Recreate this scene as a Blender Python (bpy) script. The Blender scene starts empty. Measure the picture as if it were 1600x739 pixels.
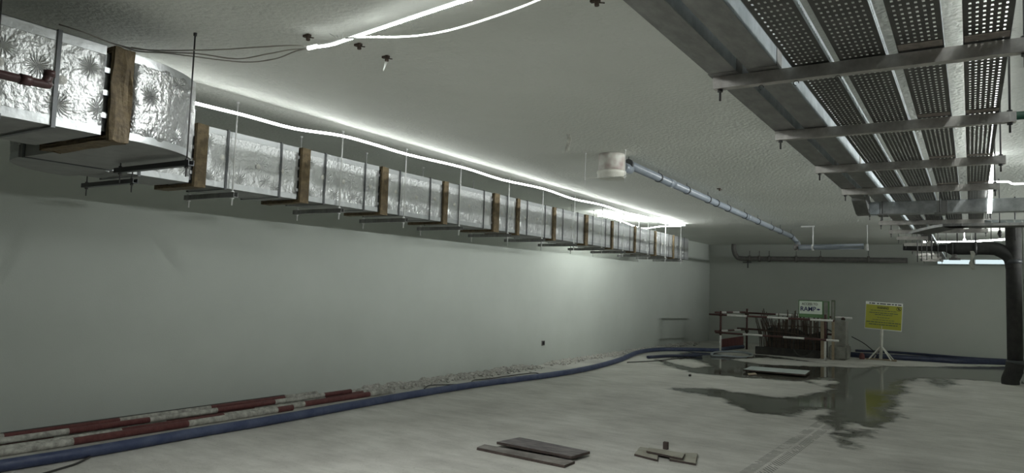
import bpy, bmesh, math, random
import numpy as np
from mathutils import Vector, Matrix
random.seed(7)
S = bpy.context.scene
C = S.collection
PI = math.pi

# ------------------------------------------------------------------ camera
FPX = 1090.0
YAW, PITCH, ROLL = -.5605, .0701, .0334
fwd = Vector((math.sin(YAW)*math.cos(PITCH), math.cos(YAW)*math.cos(PITCH), math.sin(PITCH)))
rt0 = Vector((math.cos(YAW), -math.sin(YAW), 0)); up0 = rt0.cross(fwd)
rt = math.cos(ROLL)*rt0 + math.sin(ROLL)*up0
up = -math.sin(ROLL)*rt0 + math.cos(ROLL)*up0
EYE = Vector((0, 0, 1.6))
cam = bpy.data.objects.new('camera', bpy.data.cameras.new('camera'))
C.objects.link(cam)
cam.matrix_world = Matrix(((rt.x, up.x, -fwd.x, EYE.x), (rt.y, up.y, -fwd.y, EYE.y), (rt.z, up.z, -fwd.z, EYE.z), (0, 0, 0, 1)))
cam.data.sensor_width = 36.0
cam.data.lens = FPX/1600*36
cam.data.clip_start = .05
S.camera = cam
def at(u, v, **k):
    """point of the room seen at photo position u, v, on the given plane (x=, y= or z=)"""
    d = rt*((u-800)/FPX) - up*((v-369.5)/FPX) + fwd
    (a, c), = k.items(); i = 'xyz'.index(a)
    return EYE + d*((c-EYE[i])/d[i])

# ------------------------------------------------------------------ world, exposure, light levels
S.view_settings.view_transform = 'Standard'
S.view_settings.look = 'None'
S.view_settings.exposure = 0.78
S.view_settings.gamma = 1.0
S.view_settings.use_curve_mapping = False
W = bpy.data.worlds.new('world'); S.world = W; W.use_nodes = True
W.node_tree.nodes['Background'].inputs[0].default_value = (.75, .85, .8, 1)
W.node_tree.nodes['Background'].inputs[1].default_value = .02
LED_SIDE = 18.0      # rope light along the foil duct
LED_BACK = 3.0       # its reverse side
LED_MID = 420.0      # rope light across the ceiling
LED_TRAY = 13.0     # rope light above the cable trays
LED_REAR = 19.0      # rope light behind the far drain pipe
LED_LOOP = 58.0      # slack loop lying behind the far end of the duct
PANEL = 1.3  # glow of the added ceiling panel
LED_FAR = 188.0     # unseen lamp along the right side of the deck, inferred from the duct's shadow

# ------------------------------------------------------------------ materials
def mat(name, col, rough=.6, metal=0., var=None, vscale=8., bump=0., bscale=60., emit=0., rvar=0., detail=4, spec=None, stretch=None):
    m = bpy.data.materials.new(name); m.use_nodes = True
    nt = m.node_tree; b = nt.nodes['Principled BSDF']; L = nt.links
    b.inputs['Base Color'].default_value = (*col, 1)
    b.inputs['Roughness'].default_value = rough; b.inputs['Metallic'].default_value = metal
    if spec is not None: b.inputs['Specular IOR Level'].default_value = spec
    tc = nt.nodes.new('ShaderNodeTexCoord'); src = tc.outputs['Object']
    if stretch:
        mp = nt.nodes.new('ShaderNodeMapping'); mp.inputs['Scale'].default_value = stretch
        L.new(src, mp.inputs['Vector']); src = mp.outputs[0]
    if var:
        n = nt.nodes.new('ShaderNodeTexNoise'); n.inputs['Scale'].default_value = vscale; n.inputs['Detail'].default_value = detail
        n.inputs['Roughness'].default_value = .62
        L.new(src, n.inputs['Vector'])
        r = nt.nodes.new('ShaderNodeValToRGB'); r.color_ramp.elements[0].position = .36; r.color_ramp.elements[1].position = .66
        r.color_ramp.elements[0].color = (*col, 1); r.color_ramp.elements[1].color = (*var, 1)
        L.new(n.outputs[0], r.inputs[0]); L.new(r.outputs[0], b.inputs['Base Color'])
        if rvar:
            q = nt.nodes.new('ShaderNodeMapRange'); q.inputs[3].default_value = rough-rvar; q.inputs[4].default_value = rough+rvar
            L.new(n.outputs[0], q.inputs[0]); L.new(q.outputs[0], b.inputs['Roughness'])
    if bump:
        n2 = nt.nodes.new('ShaderNodeTexNoise'); n2.inputs['Scale'].default_value = bscale; n2.inputs['Detail'].default_value = 3
        L.new(src, n2.inputs['Vector'])
        bp = nt.nodes.new('ShaderNodeBump'); bp.inputs['Strength'].default_value = bump; bp.inputs['Distance'].default_value = .01
        L.new(n2.outputs[0], bp.inputs['Height']); L.new(bp.outputs[0], b.inputs['Normal'])
    if emit:
        b.inputs['Emission Color'].default_value = (*col, 1); b.inputs['Emission Strength'].default_value = emit
    return m
M = {}
M['wall'] = mat('painted wall', (.47, .505, .465), .75, var=(.51, .545, .505), vscale=.7, bump=.12, bscale=90)
M['wall_back'] = mat('painted back wall', (.48, .51, .47), .8, var=(.52, .54, .50), vscale=.5, bump=.1, bscale=60)
M['ceiling'] = mat('stippled ceiling', (.69, .71, .66), .8, var=(.76, .78, .73), vscale=.5, bump=1.0, bscale=27)
M['galv'] = mat('galvanised steel', (.42, .44, .45), .42, 1., var=(.60, .62, .63), vscale=14, rvar=.12, bump=.08, bscale=8)
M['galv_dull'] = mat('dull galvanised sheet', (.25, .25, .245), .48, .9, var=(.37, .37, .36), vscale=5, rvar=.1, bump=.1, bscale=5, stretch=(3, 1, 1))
M['galv_light'] = mat('bright galvanised sheet', (.36, .41, .44), .5, .45, var=(.56, .61, .64), vscale=9, rvar=.1)  # lighter copy of the sheet steel, light put into its colour
M['tray'] = mat('perforated tray steel', (.10, .10, .095), .4, .9, var=(.17, .165, .155), vscale=6, rvar=.1)
M['tray_lip'] = mat('tray splice steel', (.50, .44, .40), .3, .8, var=(.72, .64, .58), vscale=30, bump=.2, bscale=25)  # warm tint paints a bronze reflection on the tray underside
M['strut'] = mat('strut channel steel', (.46, .44, .42), .38, .75, var=(.62, .60, .57), vscale=20, rvar=.1, bump=.12, bscale=20)
M['rod'] = mat('threaded rod zinc', (.72, .73, .72), .5, .2, bump=.3, bscale=200)
M['rod_dark'] = mat('dark rod', (.10, .10, .10), .5, .5)
M['brown'] = mat('brown sealed canvas', (.085, .062, .032), .7, var=(.17, .125, .065), vscale=18, bump=.7, bscale=30)
M['strap'] = mat('duct tie strap', (.12, .125, .13), .45, .7)
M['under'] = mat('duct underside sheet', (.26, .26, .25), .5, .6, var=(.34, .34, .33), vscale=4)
M['pvc'] = mat('grey drain pipe', (.20, .23, .265), .34, var=(.26, .29, .325), vscale=6)
M['pvc_ring'] = mat('drain pipe clamp', (.05, .055, .06), .45)
M['pvc_dark'] = mat('dark grey pipe', (.13, .125, .12), .5, var=(.19, .18, .17), vscale=8)
M['black_pipe'] = mat('black cast pipe', (.018, .018, .018), .8, var=(.04, .039, .036), vscale=5, bump=.15, bscale=30)
M['column'] = mat('column concrete', (.33, .34, .31), .8, var=(.40, .41, .38), vscale=2, bump=.1)
M['white_cord'] = mat('white cord', (.85, .87, .84), .5)
M['grey_cord'] = mat('grey cord', (.42, .40, .36), .6)
M['black_cord'] = mat('black cable', (.035, .033, .03), .6)
M['wood'] = mat('weathered plank', (.12, .11, .115), .8, var=(.24, .22, .215), vscale=3, bump=.5, bscale=30, stretch=(2, 9, 2))
M['wood2'] = mat('plaster stained plank', (.15, .135, .125), .8, var=(.30, .28, .26), vscale=5, bump=.6, bscale=30)
M['wood_side'] = mat('plank edge', (.06, .045, .04), .85, var=(.12, .09, .08), vscale=10)
M['wood_pale'] = mat('pale board', (.30, .285, .23), .75, var=(.42, .405, .34), vscale=7, bump=.3, bscale=30)
M['panel_board'] = mat('grey green sheet', (.48, .53, .52), .5, var=(.40, .45, .44), vscale=5)
M['post_wood'] = mat('timber post', (.30, .24, .16), .8, var=(.38, .31, .22), vscale=9)
M['hose'] = mat('blue hose', (.035, .05, .115), .5, var=(.075, .095, .165), vscale=5, bump=.5, bscale=25)
M['hose_dark'] = mat('dark blue hose', (.014, .02, .05), .5, var=(.03, .04, .08), vscale=5, bump=.3, bscale=20)
M['pale_hose'] = mat('pale hose', (.30, .33, .36), .5)
M['rust'] = mat('rusted bar', (.06, .045, .035), .8, .3, var=(.12, .09, .07), vscale=30)
M['red_box'] = mat('dull red board', (.15, .05, .05), .7, var=(.19, .07, .065), vscale=6)
M['conc'] = mat('rough concrete', (.22, .22, .195), .85, var=(.32, .32, .285), vscale=5, bump=.6, bscale=18)
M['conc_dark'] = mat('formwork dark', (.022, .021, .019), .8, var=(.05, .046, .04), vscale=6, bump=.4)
M['rubble'] = mat('broken plaster', (.30, .29, .26), .9, var=(.62, .61, .57), vscale=25, bump=.8, bscale=40)
M['sign_yellow'] = mat('sign yellow', (.40, .40, .05), .5)
M['sign_white'] = mat('sign white', (.86, .88, .84), .5)
M['sign_black'] = mat('sign black', (.02, .02, .02), .5)
M['sign_green'] = mat('sign green border', (.13, .26, .11), .5)
M['sign_pale'] = mat('sign pale face', (.80, .88, .78), .5)
M['sign_blue'] = mat('sign navy ink', (.02, .03, .12), .5)
M['sign_grey'] = mat('sign faded ink', (.10, .13, .07), .5)
M['stand_white'] = mat('white stand paint', (.72, .72, .66), .5, var=(.6, .6, .54), vscale=10)
M['redpipe'] = mat('maroon pipe', (.075, .035, .035), .4)
M['greenpipe'] = mat('green pipe', (.02, .085, .05), .4)
M['dark'] = mat('dark hole', (.01, .01, .01), .8)
M['paint_red'] = mat('red pole paint', (.12, .035, .035), .6, var=(.17, .06, .055), vscale=20, bump=.3)
M['paint_white'] = mat('white pole paint', (.62, .62, .56), .6, var=(.30, .29, .26), vscale=16, bump=.3)
M['dial_white'] = mat('white barrier paint', (.78, .78, .74), .5, var=(.6, .6, .56), vscale=20)
M['barrier_red'] = mat('barrier maroon', (.06, .028, .025), .6, var=(.11, .045, .04), vscale=25)
M['film'] = mat('washed plastic film', (.42, .43, .40), .4)
LEDC = (.965, 1., .975)
def led(name, s, c=LEDC):
    m = bpy.data.materials.new(name); m.use_nodes = True; nt = m.node_tree
    nt.nodes.clear(); e = nt.nodes.new('ShaderNodeEmission'); o = nt.nodes.new('ShaderNodeOutputMaterial')
    e.inputs[0].default_value = (*c, 1); e.inputs[1].default_value = s; nt.links.new(e.outputs[0], o.inputs[0]); return m
M['led_side'] = led('rope light front', LED_SIDE)
M['led_back'] = led('rope light back', LED_BACK)
M['led_mid'] = led('rope light across ceiling', LED_MID)
M['led_glow'] = led('rope light sleeve', 1.6)
M['led_tray'] = led('rope light above trays', LED_TRAY)
M['led_hang'] = led('hanging rope light end', 12.)
M['led_cross'] = led('thin crossing rope light', 5.)
M['led_rear'] = led('rope light at rear', LED_REAR)
M['led_loop'] = led('rope light loop', LED_LOOP)
M['panel'] = led('lit panel', PANEL, (.88, .95, 1.))
M['batten'] = led('batten diffuser', .55, (.78, .95, 1.))  # glow given to bars taken for trunking reflecting LED light

def foil(name, scale, tint=.68, star=1.0, rough=.40):
    m = bpy.data.materials.new(name); m.use_nodes = True; nt = m.node_tree; L = nt.links; N = nt.nodes.new
    b = nt.nodes['Principled BSDF']; b.inputs['Metallic'].default_value = .88
    b.inputs['Base Color'].default_value = (tint, tint*1.02, tint*1.03, 1); b.inputs['Roughness'].default_value = rough
    tc = N('ShaderNodeTexCoord'); sp = N('ShaderNodeSeparateXYZ'); L.new(tc.outputs['Object'], sp.inputs[0])
    ad = N('ShaderNodeMath'); ad.operation = 'SUBTRACT'; L.new(sp.outputs[1], ad.inputs[0])
    mx = N('ShaderNodeMath'); mx.operation = 'MULTIPLY'; mx.inputs[1].default_value = .8; L.new(sp.outputs[0], mx.inputs[0]); L.new(mx.outputs[0], ad.inputs[1])
    cb = N('ShaderNodeCombineXYZ'); L.new(ad.outputs[0], cb.inputs[0]); L.new(sp.outputs[2], cb.inputs[1])
    sc = N('ShaderNodeVectorMath'); sc.operation = 'SCALE'; sc.inputs['Scale'].default_value = scale; L.new(cb.outputs[0], sc.inputs[0])
    v = N('ShaderNodeTexVoronoi'); v.voronoi_dimensions = '2D'; v.inputs['Scale'].default_value = 1; v.inputs['Randomness'].default_value = .6
    L.new(sc.outputs[0], v.inputs['Vector'])
    df = N('ShaderNodeVectorMath'); df.operation = 'SUBTRACT'; L.new(sc.outputs[0], df.inputs[0]); L.new(v.outputs['Position'], df.inputs[1])
    s2 = N('ShaderNodeSeparateXYZ'); L.new(df.outputs[0], s2.inputs[0])
    an = N('ShaderNodeMath'); an.operation = 'ARCTAN2'; L.new(s2.outputs[1], an.inputs[0]); L.new(s2.outputs[0], an.inputs[1])
    nz = N('ShaderNodeTexNoise'); nz.inputs['Scale'].default_value = 7; nz.inputs['Detail'].default_value = 3; L.new(tc.outputs['Object'], nz.inputs['Vector'])
    m1 = N('ShaderNodeMath'); m1.operation = 'MULTIPLY_ADD'; m1.inputs[1].default_value = 17.; L.new(an.outputs[0], m1.inputs[0])
    n5 = N('ShaderNodeMath'); n5.operation = 'MULTIPLY'; n5.inputs[1].default_value = 34.; L.new(nz.outputs[0], n5.inputs[0]); L.new(n5.outputs[0], m1.inputs[2])
    sn = N('ShaderNodeMath'); sn.operation = 'SINE'; L.new(m1.outputs[0], sn.inputs[0])
    fa = N('ShaderNodeMapRange'); fa.inputs[1].default_value = .02; fa.inputs[2].default_value = .36; fa.inputs[3].default_value = 1; fa.inputs[4].default_value = 0
    L.new(v.outputs['Distance'], fa.inputs[0])
    fp = N('ShaderNodeMath'); fp.operation = 'POWER'; fp.inputs[1].default_value = 1.8; L.new(fa.outputs[0], fp.inputs[0]); fa = fp
    st = N('ShaderNodeMath'); st.operation = 'MULTIPLY'; L.new(sn.outputs[0], st.inputs[0]); L.new(fa.outputs[0], st.inputs[1])
    dm = N('ShaderNodeMath'); dm.operation = 'MULTIPLY_ADD'; dm.inputs[1].default_value = -.7; L.new(fa.outputs[0], dm.inputs[0]); L.new(st.outputs[0], dm.inputs[2])
    b1 = N('ShaderNodeBump'); b1.inputs['Strength'].default_value = .6*star; b1.inputs['Distance'].default_value = .012; L.new(dm.outputs[0], b1.inputs['Height'])
    n2 = N('ShaderNodeTexNoise'); n2.inputs['Scale'].default_value = 30; n2.inputs['Detail'].default_value = 4; L.new(tc.outputs['Object'], n2.inputs['Vector'])
    b2 = N('ShaderNodeBump'); b2.inputs['Strength'].default_value = .9; b2.inputs['Distance'].default_value = .014; L.new(n2.outputs[0], b2.inputs['Height']); L.new(b1.outputs[0], b2.inputs['Normal'])
    L.new(b2.outputs[0], b.inputs['Normal'])
    return m
M['foil'] = foil('foil faced insulation', 3.9)
M['foil_elbow'] = foil('crumpled foil', 3.6, .46, 1.1, .36)
M['tape'] = mat('foil tape', (.56, .58, .59), .4, .85, bump=.35, bscale=14)
M['braid'] = mat('foil wrapped conduit', (.70, .74, .74), .35, .8, bump=.6, bscale=20)

# ------------------------------------------------------------------ mesh helpers
def link(name, bm, m, parent=None, smooth=False):
    me = bpy.data.meshes.new(name); bm.normal_update(); bm.to_mesh(me); bm.free()
    for mm in (m if isinstance(m, (list, tuple)) else [m]): me.materials.append(M[mm] if isinstance(mm, str) else mm)
    if smooth:
        for p in me.polygons: p.use_smooth = True
    o = bpy.data.objects.new(name, me); C.objects.link(o)
    if parent: o.parent = parent
    return o
def tag(o, label, cat, group=None, kind=None):
    o['label'] = label; o['category'] = cat
    if group: o['group'] = group
    if kind: o['kind'] = kind
    return o
def thing(name, label, cat, loc=(0, 0, 0), rz=0, group=None):
    o = bpy.data.objects.new(name, None); C.objects.link(o); o.location = loc; o.rotation_euler = (0, 0, rz)
    o.empty_display_size = .1
    return tag(o, label, cat, group)
def struct(name, bm, m, label=None):
    o = link(name, bm, m); o['kind'] = 'structure'
    if label: o['label'] = label
    return o
def new(): return bmesh.new()
def box(bm, x0, x1, y0, y1, z0, z1, mi=0, bev=0):
    r = bmesh.ops.create_cube(bm, size=1)
    for v in r['verts']:
        v.co = Vector((x0+(v.co.x+.5)*(x1-x0), y0+(v.co.y+.5)*(y1-y0), z0+(v.co.z+.5)*(z1-z0)))
    fs = {f for v in r['verts'] for f in v.link_faces}
    for f in fs: f.material_index = mi
    if bev:
        bmesh.ops.bevel(bm, geom=list({e for f in fs for e in f.edges}), offset=bev, segments=2, affect='EDGES')
    return r['verts']
def obox(bm, p, ax, ay, az, hx, hy, hz, mi=0):
    """box centred at p with axes"""
    vs = box(bm, -hx, hx, -hy, hy, -hz, hz, mi)
    for v in vs: v.co = Vector(p) + ax*v.co.x + ay*v.co.y + az*v.co.z
def tube(bm, pts, r, n=10, mi=0, cap=True, up=None):
    pts = [Vector(p) for p in pts]; rings = []
    t0 = (pts[1]-pts[0]).normalized()
    a = Vector((0, 0, 1)) if abs(t0.z) < .9 else Vector((1, 0, 0))
    nrm = (a - t0*a.dot(t0)).normalized()
    for i, p in enumerate(pts):
        if i == 0: t = pts[1]-pts[0]
        elif i == len(pts)-1: t = pts[-1]-pts[-2]
        else: t = (pts[i+1]-pts[i]).normalized() + (pts[i]-pts[i-1]).normalized()
        t.normalize(); nrm = (nrm - t*nrm.dot(t)).normalized(); b = t.cross(nrm)
        rr = r[i] if isinstance(r, (list, tuple)) else r
        rings.append([bm.verts.new(p + (nrm*math.cos(q)+b*math.sin(q))*rr) for q in (2*PI*k/n for k in range(n))])
    for i in range(len(rings)-1):
        for k in range(n):
            f = bm.faces.new((rings[i][k], rings[i][(k+1) % n], rings[i+1][(k+1) % n], rings[i+1][k])); f.material_index = mi; f.smooth = n > 4
    if cap:
        f = bm.faces.new(rings[0][::-1]); f.material_index = mi
        f = bm.faces.new(rings[-1]); f.material_index = mi
def spline(pts, n=8):
    pts = [Vector(p) for p in pts]; out = []
    P = [pts[0]*2-pts[1]] + pts + [pts[-1]*2-pts[-2]]
    for i in range(1, len(P)-2):
        for k in range(n):
            t = k/n; a, b, c, d = P[i-1], P[i], P[i+1], P[i+2]
            out.append(.5*((2*b)+(c-a)*t+(2*a-5*b+4*c-d)*t*t+(3*b-3*c+d-a)*t**3))
    out.append(pts[-1]); return out
def strip_mesh(bm, pts, w, th, face_dir, mi_front=0, mi_back=1):
    """flat rope: front faces look along face_dir"""
    fd = Vector(face_dir).normalized(); rings = []
    for i, p in enumerate(pts):
        t = (pts[min(i+1, len(pts)-1)]-pts[max(i-1, 0)]).normalized()
        u = t.cross(fd).normalized(); f = u.cross(t).normalized()
        if f.dot(fd) < 0: f = -f
        rings.append([bm.verts.new(p+u*w/2+f*th/2), bm.verts.new(p-u*w/2+f*th/2), bm.verts.new(p-u*w/2-f*th/2), bm.verts.new(p+u*w/2-f*th/2)])
    for a, b in zip(rings, rings[1:]):
        for k in range(4):
            f = bm.faces.new((a[k], a[(k+1) % 4], b[(k+1) % 4], b[k])); f.material_index = mi_front if k == 0 else mi_back
    bm.faces.new(rings[0]).material_index = mi_back; bm.faces.new(rings[-1][::-1]).material_index = mi_back
    bmesh.ops.recalc_face_normals(bm, faces=bm.faces)
def ords(i):
    return ['first', 'second', 'third', 'fourth', 'fifth', 'sixth', 'seventh', 'eighth', 'ninth', 'tenth', 'eleventh', 'twelfth', 'thirteenth', 'fourteenth', 'fifteenth', 'sixteenth'][i]

# ------------------------------------------------------------------ room shell
H = 3.18
YB = 23.3
def wx(y): return -7.48 + (.70/23.3)*y           # inner face of the left wall
bm = new()
vs = box(bm, 0, 1, -6, YB+.2, -.1, H+.1)
for v in vs: v.co.x = wx(v.co.y) + (0 if v.co.x > .5 else -.2)
struct('wall_left', bm, 'wall')
bm = new(); box(bm, -7.2, 6.2, YB, YB+.2, -.1, H+.1); struct('wall_back', bm, 'wall_back')
bm = new(); box(bm, 6, 6.2, -6, YB, -.1, H+.1); struct('wall_right', bm, 'wall_back')
bm = new(); box(bm, -7.9, 6.2, -6.2, -6, -.1, H+.1); struct('wall_front', bm, 'wall_back')
bm = new(); box(bm, -7.9, 6.2, -6.2, YB+.2, H, H+.2); struct('ceiling', bm, 'ceiling')
bm = new(); box(bm, .62, 6, 5.35, 5.75, H-.12, H); struct('trim_1', bm, 'ceiling', 'shallow downstand beam across the ceiling beside the cable trays')

bm = new(); box(bm, 4.35, 4.6, -6, YB, 2.93, H); struct('trim_2', bm, 'column', 'downstand beam along the right side of the deck')  # unseen beam added to block the side lamp's bounce off the ceiling

# floor with the wet patches stored as a wetness distance
wet_px = [[(1022, 563), (1060, 557), (1120, 556), (1180, 553), (1290, 567), (1345, 569), (1400, 572), (1573, 572), (1640, 580), (1640, 604), (1540, 596), (1480, 592), (1440, 592), (1415, 600), (1422, 612), (1402, 622), (1412, 632), (1398, 642), (1415, 655), (1390, 662), (1362, 676), (1340, 690), (1322, 702), (1302, 692), (1300, 676), (1290, 664), (1270, 650), (1220, 650), (1170, 645), (1120, 622), (1075, 614), (1040, 607), (1060, 604), (1120, 607), (1180, 616), (1220, 621), (1262, 617), (1290, 607), (1260, 597), (1180, 592), (1130, 588), (1080, 583), (1040, 572)]]
dry_px = [[(1146, 561), (1200, 559), (1290, 568), (1375, 570), (1355, 574), (1250, 571), (1190, 569)],
          [(1272, 595), (1292, 592), (1302, 597), (1288, 602), (1276, 600)],
          [(1036, 561), (1075, 560), (1105, 571), (1085, 574), (1055, 568)],
          [(1255, 642), (1285, 640), (1290, 647), (1262, 648)],
          [(1315, 668), (1342, 662), (1338, 672), (1318, 674)]]
damp_px = [[(1040, 556), (1075, 549), (1130, 552), (1120, 560), (1060, 562)], [(1442, 588), (1480, 585), (1500, 600), (1470, 606), (1452, 602)], [(740, 560), (741, 560), (741, 561)]]
def world_poly(p): return np.array([tuple(at(u, v, z=0.))[:2] for u, v in p])
def sdf(P, poly):
    d = np.full(len(P), 1e9); ins = np.zeros(len(P), bool)
    for i in range(len(poly)):
        a, b = poly[i], poly[(i+1) % len(poly)]; e = b-a; w = P-a
        t = np.clip((w@e)/(e@e+1e-12), 0, 1); q = w-np.outer(t, e); d = np.minimum(d, (q**2).sum(1))
        c = ((a[1] > P[:, 1]) != (b[1] > P[:, 1])) & (P[:, 0] < (b[0]-a[0])*(P[:, 1]-a[1])/((b[1]-a[1]) if abs(b[1]-a[1]) > 1e-9 else 1e-9)+a[0])
        ins ^= c
    d = np.sqrt(d); return np.where(ins, d, -d)
xs = np.concatenate([[-7.9], np.arange(-7.0, 3.01, .08), [6.2]]); ys = np.concatenate([[-6.2], np.arange(2.0, 23.5, .08)])
GX, GY = np.meshgrid(xs, ys); P2 = np.stack([GX.ravel(), GY.ravel()], 1)
wet = np.max([sdf(P2, world_poly(p)) for p in wet_px], 0)
for p in dry_px: wet = np.minimum(wet, -sdf(P2, world_poly(p)))
wet = np.maximum(wet, np.max([sdf(P2, world_poly(p)) for p in damp_px[:2]], 0))
ta, tb = np.array([-1.52, 5.9]), np.array([-1.30, 10.3]); td = (tb-ta)/np.linalg.norm(tb-ta)
tl = (P2-ta)@td; tc_ = (P2-ta)@np.array([td[1], -td[0]])
me = bpy.data.meshes.new('floor'); nx, ny = len(xs), len(ys)
faces = [(j*nx+i, j*nx+i+1, (j+1)*nx+i+1, (j+1)*nx+i) for j in range(ny-1) for i in range(nx-1)]
me.from_pydata([(x, y, 0) for x, y in P2], [], faces)
for nm, arr in (('wet', wet), ('track_across', tc_), ('track_along', tl)):
    a = me.attributes.new(nm, 'FLOAT', 'POINT'); a.data.foreach_set('value', np.clip(arr, -30, 30).astype('f'))
def floor_material():
    m = bpy.data.materials.new('site concrete floor'); m.use_nodes = True; nt = m.node_tree; L = nt.links; N = nt.nodes.new
    b = nt.nodes['Principled BSDF']; tc = N('ShaderNodeTexCoord')
    def noise(s, d=4, r=.6, vec=None):
        n = N('ShaderNodeTexNoise'); n.inputs['Scale'].default_value = s; n.inputs['Detail'].default_value = d; n.inputs['Roughness'].default_value = r
        L.new(vec or tc.outputs['Object'], n.inputs['Vector']); return n.outputs[0]
    def math_(op, a, c=None, e=None):
        n = N('ShaderNodeMath'); n.operation = op
        for i, q in enumerate((a, c, e)):
            if q is None: continue
            if isinstance(q, (int, float)): n.inputs[i].default_value = q
            else: L.new(q, n.inputs[i])
        return n.outputs[0]
    def ramp(f, stops):
        r = N('ShaderNodeValToRGB'); el = r.color_ramp.elements
        while len(el) < len(stops): el.new(.5)
        for e, (p, c) in zip(el, stops): e.position = p; e.color = (*c, 1)
        L.new(f, r.inputs[0]); return r.outputs[0]
    def mix(f, a, c, bt='MIX'):
        n = N('ShaderNodeMix'); n.data_type = 'RGBA'; n.blend_type = bt
        if isinstance(f, float): n.inputs[0].default_value = f
        else: L.new(f, n.inputs[0])
        for s, q in ((6, a), (7, c)):
            if isinstance(q, tuple): n.inputs[s].default_value = (*q, 1)
            else: L.new(q, n.inputs[s])
        return n.outputs[2]
    mp = N('ShaderNodeMapping'); mp.inputs['Scale'].default_value = (1, 3.2, 1); mp.inputs['Rotation'].default_value = (0, 0, .5); L.new(tc.outputs['Object'], mp.inputs[0])
    base = ramp(noise(1.1, 8, .62), [(.3, (.46, .45, .42)), (.5, (.58, .57, .53)), (.72, (.69, .68, .64))])
    streak = ramp(noise(2.2, 7, .65, mp.outputs[0]), [(.34, (.80, .80, .79)), (.6, (1., 1., 1.))])
    col = mix(.9, base, streak, 'MULTIPLY')
    spk = ramp(noise(38, 2, .5), [(.28, (.45, .44, .42)), (.36, (1., 1., 1.))])
    col = mix(.5, col, spk, 'MULTIPLY')
    at_ = N('ShaderNodeAttribute'); at_.attribute_name = 'wet'
    jag = math_('MULTIPLY_ADD', math_('SUBTRACT', noise(2.9, 8, .68), .5), .85, at_.outputs['Fac'])
    wetf = N('ShaderNodeMapRange'); wetf.inputs[1].default_value = -.05; wetf.inputs[2].default_value = .10; wetf.interpolation_type = 'SMOOTHSTEP'; L.new(jag, wetf.inputs[0]); wetf = wetf.outputs[0]
    deep = N('ShaderNodeMapRange'); deep.inputs[1].default_value = .08; deep.inputs[2].default_value = .3; L.new(jag, deep.inputs[0]); deep = deep.outputs[0]
    wetcol = mix(.85, ramp(noise(1.6, 6), [(.3, (.075, .075, .062)), (.7, (.15, .15, .128))]), (.9, .9, .88), 'MULTIPLY')
    col = mix(wetf, col, wetcol)
    ac = N('ShaderNodeAttribute'); ac.attribute_name = 'track_across'; al = N('ShaderNodeAttribute'); al.attribute_name = 'track_along'
    aa = math_('ABSOLUTE', ac.outputs['Fac'])
    zig = math_('SINE', math_('MULTIPLY', math_('MULTIPLY_ADD', aa, 1.3, al.outputs['Fac']), 105.))
    inside = math_('LESS_THAN', aa, .12); ctr = math_('GREATER_THAN', aa, .015)
    tr = math_('MULTIPLY', math_('GREATER_THAN', zig, .15), math_('MULTIPLY', inside, ctr))
    tr = math_('MULTIPLY', tr, math_('MULTIPLY', math_('LESS_THAN', al.outputs['Fac'], 4.3), math_('GREATER_THAN', al.outputs['Fac'], 0.)))
    tr = math_('MULTIPLY', tr, math_('GREATER_THAN', noise(4.5, 4), .43))
    col = mix(math_('MULTIPLY', tr, .8), col, (.12, .115, .10))
    L.new(col, b.inputs['Base Color'])
    rr = N('ShaderNodeMapRange'); rr.inputs[3].default_value = .72; rr.inputs[4].default_value = .30; L.new(wetf, rr.inputs[0])
    r2 = N('ShaderNodeMix'); r2.data_type = 'FLOAT'; L.new(deep, r2.inputs[0]); L.new(rr.outputs[0], r2.inputs[2]); r2.inputs[3].default_value = .06
    L.new(r2.outputs[0], b.inputs['Roughness'])
    bp = N('ShaderNodeBump'); bp.inputs['Distance'].default_value = .012
    bs = math_('MULTIPLY_ADD', deep, -.33, .35); L.new(bs, bp.inputs['Strength'])
    L.new(noise(22, 6, .6), bp.inputs['Height']); L.new(bp.outputs[0], b.inputs['Normal'])
    return m
M['floor'] = floor_material(); me.materials.append(M['floor'])
fl = bpy.data.objects.new('floor', me); C.objects.link(fl); fl['kind'] = 'structure'

# column on the right
bm = new(); box(bm, 1.24, 2.1, 17.1, 17.9, 0, H, bev=.015)
tag(link('concrete_column', bm, 'column'), 'grey concrete column at the right edge of the photo behind the black riser pipe', 'column')['kind'] = 'structure'

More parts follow.
